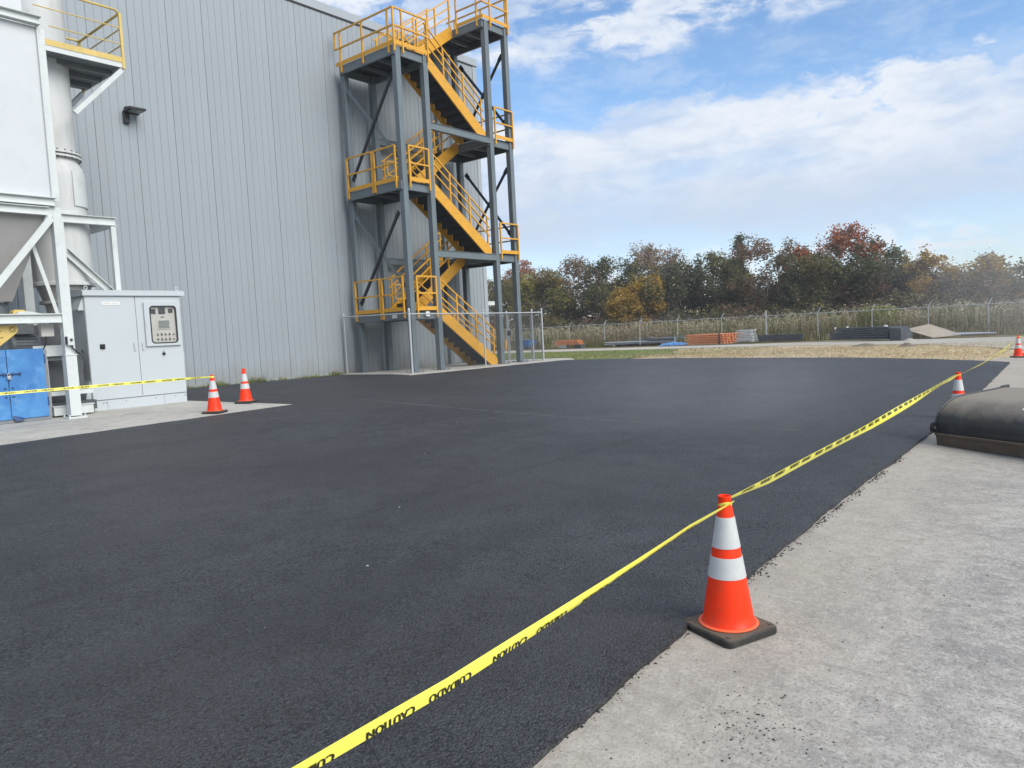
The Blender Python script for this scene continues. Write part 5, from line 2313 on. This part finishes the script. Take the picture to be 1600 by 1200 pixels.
def tree(label, u, v, top, width, palette, dens=1.0, bare=.25, low=.12, seed=0, trunk_h=.25, topmat=None, cone_=False):
    rnd = random.Random(seed * 77 + 5)
    t = thing('tree', label, 'tree', (u, v, FZ), 'trees along the far fence')
    W = width * .60
    H = top - FZ
    mb = MB()
    ends = []
    # trunk and limbs
    tips = [(Vector((u, v, FZ - .1)), Vector((rnd.uniform(-.04, .04), rnd.uniform(-.04, .04), 1)), .10 + H * .006, H * .235, 0)]
    while tips:
        p, d, r, l, lev = tips.pop()
        q = p + d.normalized() * l
        mb.tube(p, q, r, 6 if lev < 2 else 4, r * .68, cap=False)
        if lev >= 4 or (lev >= 2 and q.z - FZ > H * 1.02):
            ends.append(q)
            continue
        if lev >= 2:
            ends.append(q)
        for k in range(3 if lev < 3 else 2):
            a = rnd.random() * 6.283
            sp = .42 + .32 * rnd.random()
            nd = (d.normalized() + Vector((math.cos(a) * sp * min(1.4, W / 2.2), math.sin(a) * sp * min(1.7, W / 2.0), .04 + .10 * rnd.random()))).normalized()
            tips.append((q, nd, r * .64, l * (.62 + .2 * rnd.random()), lev + 1))
    mb.build('trunk', M['bark'], t)
    # crown: clumps on shells of several lobes
    lobes = []
    if cone_:
        for k in range(12):
            hh = low + (1 - low) * (k + .5) / 12
            rmax = W * (1.12 - hh) + .2
            a = rnd.random() * 6.283
            off = rmax * rnd.uniform(.1, .4)
            lobes.append((u + math.cos(a) * off, v + math.sin(a) * off, FZ + H * hh - .2, max(.6, rmax * .7), hh))
    else:
        # a domed head of many uneven lobes over a looser skirt
        for k in range(15):
            a = rnd.random() * 6.283
            c_ = rnd.uniform(-.75, 1.0)
            q_ = math.sqrt(max(0, 1 - c_ * c_)) * rnd.uniform(.55, .85)
            lr = W * rnd.uniform(.30, .46)
            zz = FZ + H * .60 + c_ * (H * .40 - lr * .75)
            lobes.append((u + math.cos(a) * q_ * W, v + math.sin(a) * q_ * W, zz, lr, (zz - FZ) / H))
        for k in range(6):
            a = rnd.random() * 6.283
            q_ = rnd.uniform(.2, .75)
            lobes.append((u + math.cos(a) * q_ * W, v + math.sin(a) * q_ * W, FZ + H * rnd.uniform(.12, .36), W * rnd.uniform(.34, .5), .25))
    quads, tints, mids = [], [], []
    total = int(14500 * dens * (.5 + W * H / 42))
    mats = [LEAF[p] for p in palette]
    if topmat:
        mats = mats + [LEAF[topmat]]
    wsum = sum(l[3] ** 2 for l in lobes)
    for (lx, ly, lz, lr, hh) in lobes:
        n = int(total * lr ** 2 / wsum)
        ncl = max(6, int(n / 16))
        pm = rnd.choice(range(len(palette)))
        for c in range(ncl):
            a = rnd.random() * 6.283
            cz_ = rnd.uniform(-1, 1)
            sr = math.sqrt(1 - cz_ * cz_)
            rad = lr * (rnd.random() ** .42)
            cx, cy_, czz = lx + sr * math.cos(a) * rad, ly + sr * math.sin(a) * rad, lz + cz_ * rad * .85
            if czz > top + .05 or czz < FZ + .1:
                continue
            g = mnoise.noise(Vector((cx * .9, cy_ * .9, czz * .9 + seed)))
            if g < -.18 * (1 + bare * 2) + .0 and rnd.random() < .55 + bare:
                continue
            tb = rnd.random()
            cs = .13 + .19 * rnd.random()
            mi_ = pm if rnd.random() < .72 else rnd.randrange(len(palette))
            if topmat and hh > .62 and rnd.random() < (hh - .45) * 2.2:
                mi_ = len(palette)
            for q in range(16):
                x, y, z = rnd.gauss(cx, cs), rnd.gauss(cy_, cs), rnd.gauss(czz, cs * .8)
                quads.append(leaf_quad(rnd, x, y, z, .06 + .075 * rnd.random()))
                tints.append(min(1, max(0, .25 + .5 * tb + rnd.uniform(-.25, .25))))
                mids.append(mi_)
    # leaves on the twig ends, thinner
    for e in ends:
        if rnd.random() < .35 + bare * .6 or e.z > top:
            continue
        for q in range(6):
            quads.append(leaf_quad(rnd, rnd.gauss(e.x, .25), rnd.gauss(e.y, .25), rnd.gauss(e.z, .22), .05 + .05 * rnd.random()))
            tints.append(rnd.random())
            mids.append(len(mats) - 1 if topmat else rnd.randrange(len(mats)))
    leaves_obj('crown', quads, tints, mats, mids, t, (u, v, FZ))
    return t


TREES = [
    ('thinning reddish brown tree showing between the stair tower columns', 72, 61.5, 10.0, 6.0, ['olive', 'brown'], .9, .35, None),
    ('dark green tree with an orange shoot just right of the stair tower', 76, 59.3, 10.8, 5.4, ['green', 'olive'], 1.0, .1, 'orange'),
    ('olive gold bushy tree nearest the stair tower on its right side', 67, 50.6, 8.5, 6.2, ['olive', 'yellowgreen'], 1.1, .1, None),
    ('tall olive green tree with a domed top, left of the gap in the treeline', 70, 47.8, 9.7, 7.0, ['olive', 'green'], 1.0, .15, 'brown'),
    ('sparse grey tree with bare twigs standing in the low gap of the treeline', 74, 45.5, 8.2, 5.2, ['grey', 'olive'], .55, .6, None),
    ('thin dark green tree to the left of the pale pinkish topped tree', 69, 41.8, 9.2, 5.2, ['green', 'olive'], 1.0, .3, None),
    ('tall tree with a pale pinkish brown thinning crown above the golden trees', 73, 39.6, 10.7, 6.4, ['olive', 'pink'], .8, .5, 'pink'),
    ('short golden yellow tree in front of the woods, the left of two', 63.5, 37.6, 5.3, 3.0, ['gold', 'gold', 'yellowgreen'], 1.6, .0, None),
    ('taller golden orange tree in front of the woods, the right of two', 65, 36.0, 7.0, 3.3, ['gold', 'gold', 'olive'], 1.5, .05, None),
    ('dark bushy tree immediately right of the golden orange tree', 68, 33.6, 7.8, 5.0, ['green', 'grey'], 1.1, .1, None),
    ('dark olive brown tree midway between the golden trees and the dense evergreen', 70, 31.6, 8.5, 5.6, ['olive', 'green'], 1.0, .2, None),
    ('dense dark evergreen with a pointed top beside the russet tree', 74, 30.0, 10.2, 4.6, ['green'], 1.5, .0, None),
    ('broad russet brown tree right of the dense evergreen', 70, 26.3, 9.3, 6.2, ['brown', 'olive', 'green'], 1.0, .25, 'brown'),
    ('bare grey tree with twiggy top behind the russet tree', 75, 25.2, 9.1, 4.4, ['grey', 'brown'], .55, .6, None),
    ('brownish orange tree just left of the flame topped maple', 71, 23.1, 8.0, 3.8, ['brown', 'olive'], 1.0, .15, 'orange'),
    ('big maple with a flame orange top, highest in the right half', 73, 20.0, 10.1, 6.8, ['green', 'brown'], 1.0, .25, 'orange'),
    ('dark green rounded tree standing in front of the flame topped maple', 67, 20.6, 7.0, 4.6, ['green', 'olive'], 1.1, .1, None),
    ('dark reddish brown tree right of the flame topped maple', 69, 17.2, 7.0, 4.4, ['brown', 'green'], 1.0, .2, None),
    ('thin yellow green tree with a feathery top near the right end', 74, 15.8, 7.4, 3.4, ['yellowgreen', 'green'], .8, .3, None),
    ('low dark green tree between the feathery tree and the orange gold one', 70, 13.9, 5.5, 3.4, ['green'], 1.2, .1, None),
    ('orange gold tree with bare twigs at its top near the right end', 69, 11.9, 6.4, 3.6, ['gold', 'brown'], .9, .35, None),
    ('broad brown tree with a golden top dimmed by dust at the right', 68, 8.8, 5.8, 5.0, ['grey', 'brown'], 1.2, .1, 'gold'),
    ('bare grey twiggy tree at the right edge, dimmed by dust', 74, 6.2, 5.6, 4.6, ['grey', 'olive'], .6, .5, None),
    ('olive tree just outside the right edge of the treeline', 70, 2.6, 5.3, 4.6, ['olive', 'brown'], 1.0, .2, None),
    ('brown tree farthest right, beyond the twiggy tree', 70, -1.8, 5.3, 4.4, ['brown', 'green'], 1.0, .2, None),
]
for i, (lab, u, v, top, w, pal, dn, ba, tm) in enumerate(TREES):
    tree(lab, u, v, top, w, pal, dn, ba, seed=i, topmat=tm, cone_=('pointed' in lab))

# dark undergrowth at the foot of the woods, and the wood going on behind
rnd = random.Random(99)


def mass(name, n, fu, fv, fz, s0, s1, mats, label, cat):
    q, tn, mi_ = [], [], []
    for _ in range(n):
        u, v = fu(), fv()
        zt = fz(u, v)
        k = rnd.randrange(len(mats)) if rnd.random() < .4 else int((mnoise.noise(Vector((u * .2, v * .22, 1))) * .5 + .5) * len(mats)) % len(mats)
        z = FZ + zt * rnd.random() ** .8
        for _k in range(8):
            q.append(leaf_quad(rnd, rnd.gauss(u, .22), rnd.gauss(v, .22), rnd.gauss(z, .18), rnd.uniform(s0, s1)))
            tn.append(rnd.random())
            mi_.append(k)
    o = leaves_obj(name, q, tn, [LEAF[m] for m in mats], mi_, kind='stuff')
    return tag(o, label, cat)


mass('undergrowth', 5200, lambda: rnd.uniform(62.5, 70), lambda: rnd.uniform(-6, 64), lambda u, v: 2.6 + 1.3 * mnoise.noise(Vector((u * .3, v * .35, 4))), .06, .14, ['green', 'olive', 'brown', 'green'], 'dark tangled undergrowth along the foot of the trees', 'undergrowth')
mass('far_wood', 6500, lambda: rnd.uniform(78, 96), lambda: rnd.uniform(-8, 76), lambda u, v: (4.2 + .045 * max(0, v)) + 1.6 * mnoise.noise(Vector((u * .2, v * .25, 8))), .10, .22, ['green', 'grey', 'brown', 'olive'], 'dim mass of woodland behind the row of trees', 'wood')


def blades(name, n, fp, h0, h1, w, mats, label, cat, lean=.25, plume=0.0, pm=None, leafy=0):
    q, tn, mi_ = [], [], []
    for _ in range(n):
        u, v, zb, hs = fp()
        h = rnd.uniform(h0, h1) * hs
        a = rnd.random() * 6.283
        dx, dy = math.cos(a) * w, math.sin(a) * w
        lx, ly = rnd.gauss(0, lean) * h, rnd.gauss(0, lean) * h
        g = mnoise.noise(Vector((u * .35, v * .3, 7))) + rnd.uniform(-.35, .35)
        k = int(max(0, min(.999, g * .8 + .5)) * len(mats))
        q.append([(u - dx, v - dy, zb), (u + dx, v + dy, zb), (u + lx + dx * .4, v + ly + dy * .4, zb + h), (u + lx - dx * .4, v + ly - dy * .4, zb + h)])
        tn.append(rnd.random())
        mi_.append(k)
        for _k in range(leafy):
            t = rnd.uniform(.15, 1.0)
            q.append(leaf_quad(rnd, u + lx * t + rnd.gauss(0, .12), v + ly * t + rnd.gauss(0, .12), zb + h * t, .03 + .05 * rnd.random()))
            tn.append(rnd.random())
            mi_.append(k)
        if plume and rnd.random() < plume:
            for _k in range(3):
                q.append(leaf_quad(rnd, u + lx + rnd.gauss(0, .06), v + ly + rnd.gauss(0, .06), zb + h + rnd.gauss(0, .09), .04 + .04 * rnd.random()))
                tn.append(.6 + .4 * rnd.random())
                mi_.append(pm)
    o = leaves_obj(name, q, tn, [LEAF[m] for m in mats], mi_, kind='stuff')
    return tag(o, label, cat)


def reed_p():
    v = rnd.uniform(-8, 60)
    u = 55.0 + 7.5 * rnd.random()
    g = mnoise.noise(Vector((u * .5, v * .4, 2)))
    hs = .95 + .30 * g + (.12 if v < 18 else 0)
    return u, v, FZ - .1, hs


blades('tall_reeds', 15000, reed_p, 1.05, 2.0, .018, ['reed', 'olive', 'weed', 'reed', 'pink'], 'tall dry reeds and weeds growing behind the perimeter fence', 'reeds', .17, .25, 0, 4)


def weedrow_p():
    v = rnd.uniform(4, 45)
    u = 53.6 + rnd.random() * 1.2
    hs = .5 + .5 * rnd.random() + .5 * max(0, mnoise.noise(Vector((v * .6, 3, 1))))
    return u, v, FZ - .05, hs


blades('fence_weeds', 5200, weedrow_p, .25, .75, .018, ['weed', 'olive', 'reed'], 'green weeds crowding the foot of the perimeter fence', 'weeds', .2)


def verge_p():
    v = rnd.uniform(15.5, 46)
    u = rnd.uniform(24.5 if v > 18 else 26.5, 44)
    return u, v, zg(u, v) - .03, 1


blades('verge_grass', 15000, verge_p, .03, .11, .012, ['lime', 'weed', 'yellowgreen'], 'short green grass on the verge beyond the lot', 'grass', .5)


def straw_p():
    u = rnd.uniform(26.5, 42)
    v = rnd.uniform(3.2, 20)
    return u, v, zg(u, v) - .035, 1


blades('straw_litter', 12000, straw_p, .02, .09, .014, ['straw', 'straw', 'reed'], 'loose dry straw lying over the bare ground beyond the lot', 'straw', 1.4)


def wallweed_p():
    u = rnd.uniform(9.2, 15.5)
    k = mnoise.noise(Vector((u * 1.7, 0, 5)))
    hs = .25 + 1.2 * max(0, k + .1)
    if rnd.random() < .05:
        hs *= 2.0
    return u, 19.72 + rnd.uniform(-.12, .10), zg(u, 19) - .01, hs


blades('wall_weeds', 1500, wallweed_p, .06, .26, .009, ['weed', 'lime', 'olive'], 'straggly green weeds along the foot of the warehouse wall', 'weeds', .5)

sh = thing('green_shrub', 'bright lime green shrub behind the fence above the dark panel stack', 'shrub', (57.5, 13.3, FZ))
q, tn = [], []
mb = MB()
for k in range(7):
    a = rnd.random() * 6.28
    mb.tube((57.5, 13.3, FZ - .1), (57.5 + .7 * math.cos(a), 13.3 + .8 * math.sin(a), FZ + 1.3), .02, 5, .008)
mb.build('stem', M['bark'], sh)
for _ in range(2600):
    a, r_ = rnd.random() * 6.28, rnd.random() ** .5
    z = rnd.random()
    w = 1.35 * math.sin(math.pi * min(1, .25 + .75 * (1 - z) ** .8)) ** .8
    q.append(leaf_quad(rnd, 57.5 + r_ * w * math.cos(a), 13.3 + r_ * w * math.sin(a), FZ + .15 + 1.95 * z, .04 + .05 * rnd.random()))
    tn.append(rnd.random())
leaves_obj('foliage', q, tn, [LEAF['lime'], LEAF['yellowgreen']], [rnd.randrange(2) for _ in q], sh, (57.5, 13.3, FZ))

# ------------------------------------------------------------------ air: thin dust haze, and a drifting cloud of dust at the right
def volume_box(name, a, b, dens, col, cloud=None, aniso=.2):
    mb = MB()
    mb.box(a, b)
    m = bpy.data.materials.new(name)
    m.use_nodes = True
    nt = m.node_tree
    nt.nodes.clear()
    N, L = nt.nodes.new, nt.links.new
    out = N('ShaderNodeOutputMaterial')
    pv = N('ShaderNodeVolumePrincipled')
    pv.inputs['Color'].default_value = (*col, 1)
    pv.inputs['Density'].default_value = dens
    pv.inputs['Anisotropy'].default_value = aniso
    L(pv.outputs[0], out.inputs['Volume'])
    o = mb.build(name, m, kind='stuff')
    return o


hz = volume_box('haze', (-30, -60, -2.5), (110, 80, 15), .0008, (.93, .95, 1.0))
tag(hz, 'thin dusty haze hanging over the whole lot and the far treeline', 'haze')


def dust_cloud(label, c, r, dens, col, nscale):
    mb = MB()
    prof = [(max(.002, math.sin(math.pi * k / 12)), -math.cos(math.pi * k / 12)) for k in range(13)]
    mb.lathe((0, 0, 0), prof, 24)
    mb.v = [(c[0] + x * r[0], c[1] + y * r[1], c[2] + z * r[2]) for x, y, z in mb.v]
    m = bpy.data.materials.new('drifting_dust')
    m.use_nodes = True
    nt = m.node_tree
    nt.nodes.clear()
    N, L = nt.nodes.new, nt.links.new
    out = N('ShaderNodeOutputMaterial')
    pv = N('ShaderNodeVolumePrincipled')
    pv.inputs['Color'].default_value = (*col, 1)
    tc = N('ShaderNodeTexCoord')
    mp = N('ShaderNodeMapping')
    mp.inputs['Scale'].default_value = (1 / r[0], 1 / r[1], 1 / r[2])
    L(tc.outputs['Object'], mp.inputs[0])
    ln = N('ShaderNodeVectorMath')
    ln.operation = 'LENGTH'
    L(mp.outputs[0], ln.inputs[0])
    fo = N('ShaderNodeMapRange')
    fo.interpolation_type = 'SMOOTHSTEP'
    fo.inputs[1].default_value = 1.0
    fo.inputs[2].default_value = .15
    L(ln.outputs['Value'], fo.inputs[0])
    t = N('ShaderNodeTexNoise')
    t.inputs['Scale'].default_value = nscale
    t.inputs['Detail'].default_value = 3
    L(tc.outputs['Object'], t.inputs[0])
    r2 = N('ShaderNodeMapRange')
    r2.inputs[1].default_value = .35
    r2.inputs[2].default_value = .68
    r2.inputs[3].default_value = .25
    r2.inputs[4].default_value = 1.0
    L(t.outputs[0], r2.inputs[0])
    m1 = N('ShaderNodeMath')
    m1.operation = 'MULTIPLY'
    L(fo.outputs[0], m1.inputs[0])
    L(r2.outputs[0], m1.inputs[1])
    m2 = N('ShaderNodeMath')
    m2.operation = 'MULTIPLY'
    m2.inputs[1].default_value = dens
    L(m1.outputs[0], m2.inputs[0])
    L(m2.outputs[0], pv.inputs['Density'])
    L(pv.outputs[0], out.inputs['Volume'])
    o = mb.build('dust_cloud', m, kind='stuff', origin=c)
    return tag(o, label, 'dust')


dust_cloud('pale dust drifting in front of the fence and trees at the right', (47, 2.5, 3.0), (13, 10, 5.2), .034, (.92, .90, .86), .16)
dust_cloud('faint steam hanging over the fresh asphalt beside the loader bucket', (10.5, 4.6, .55), (4.2, 3.0, 1.0), .055, (.95, .95, .96), .6)
S.cycles.volume_step_rate = 1.5
S.cycles.volume_max_steps = 128
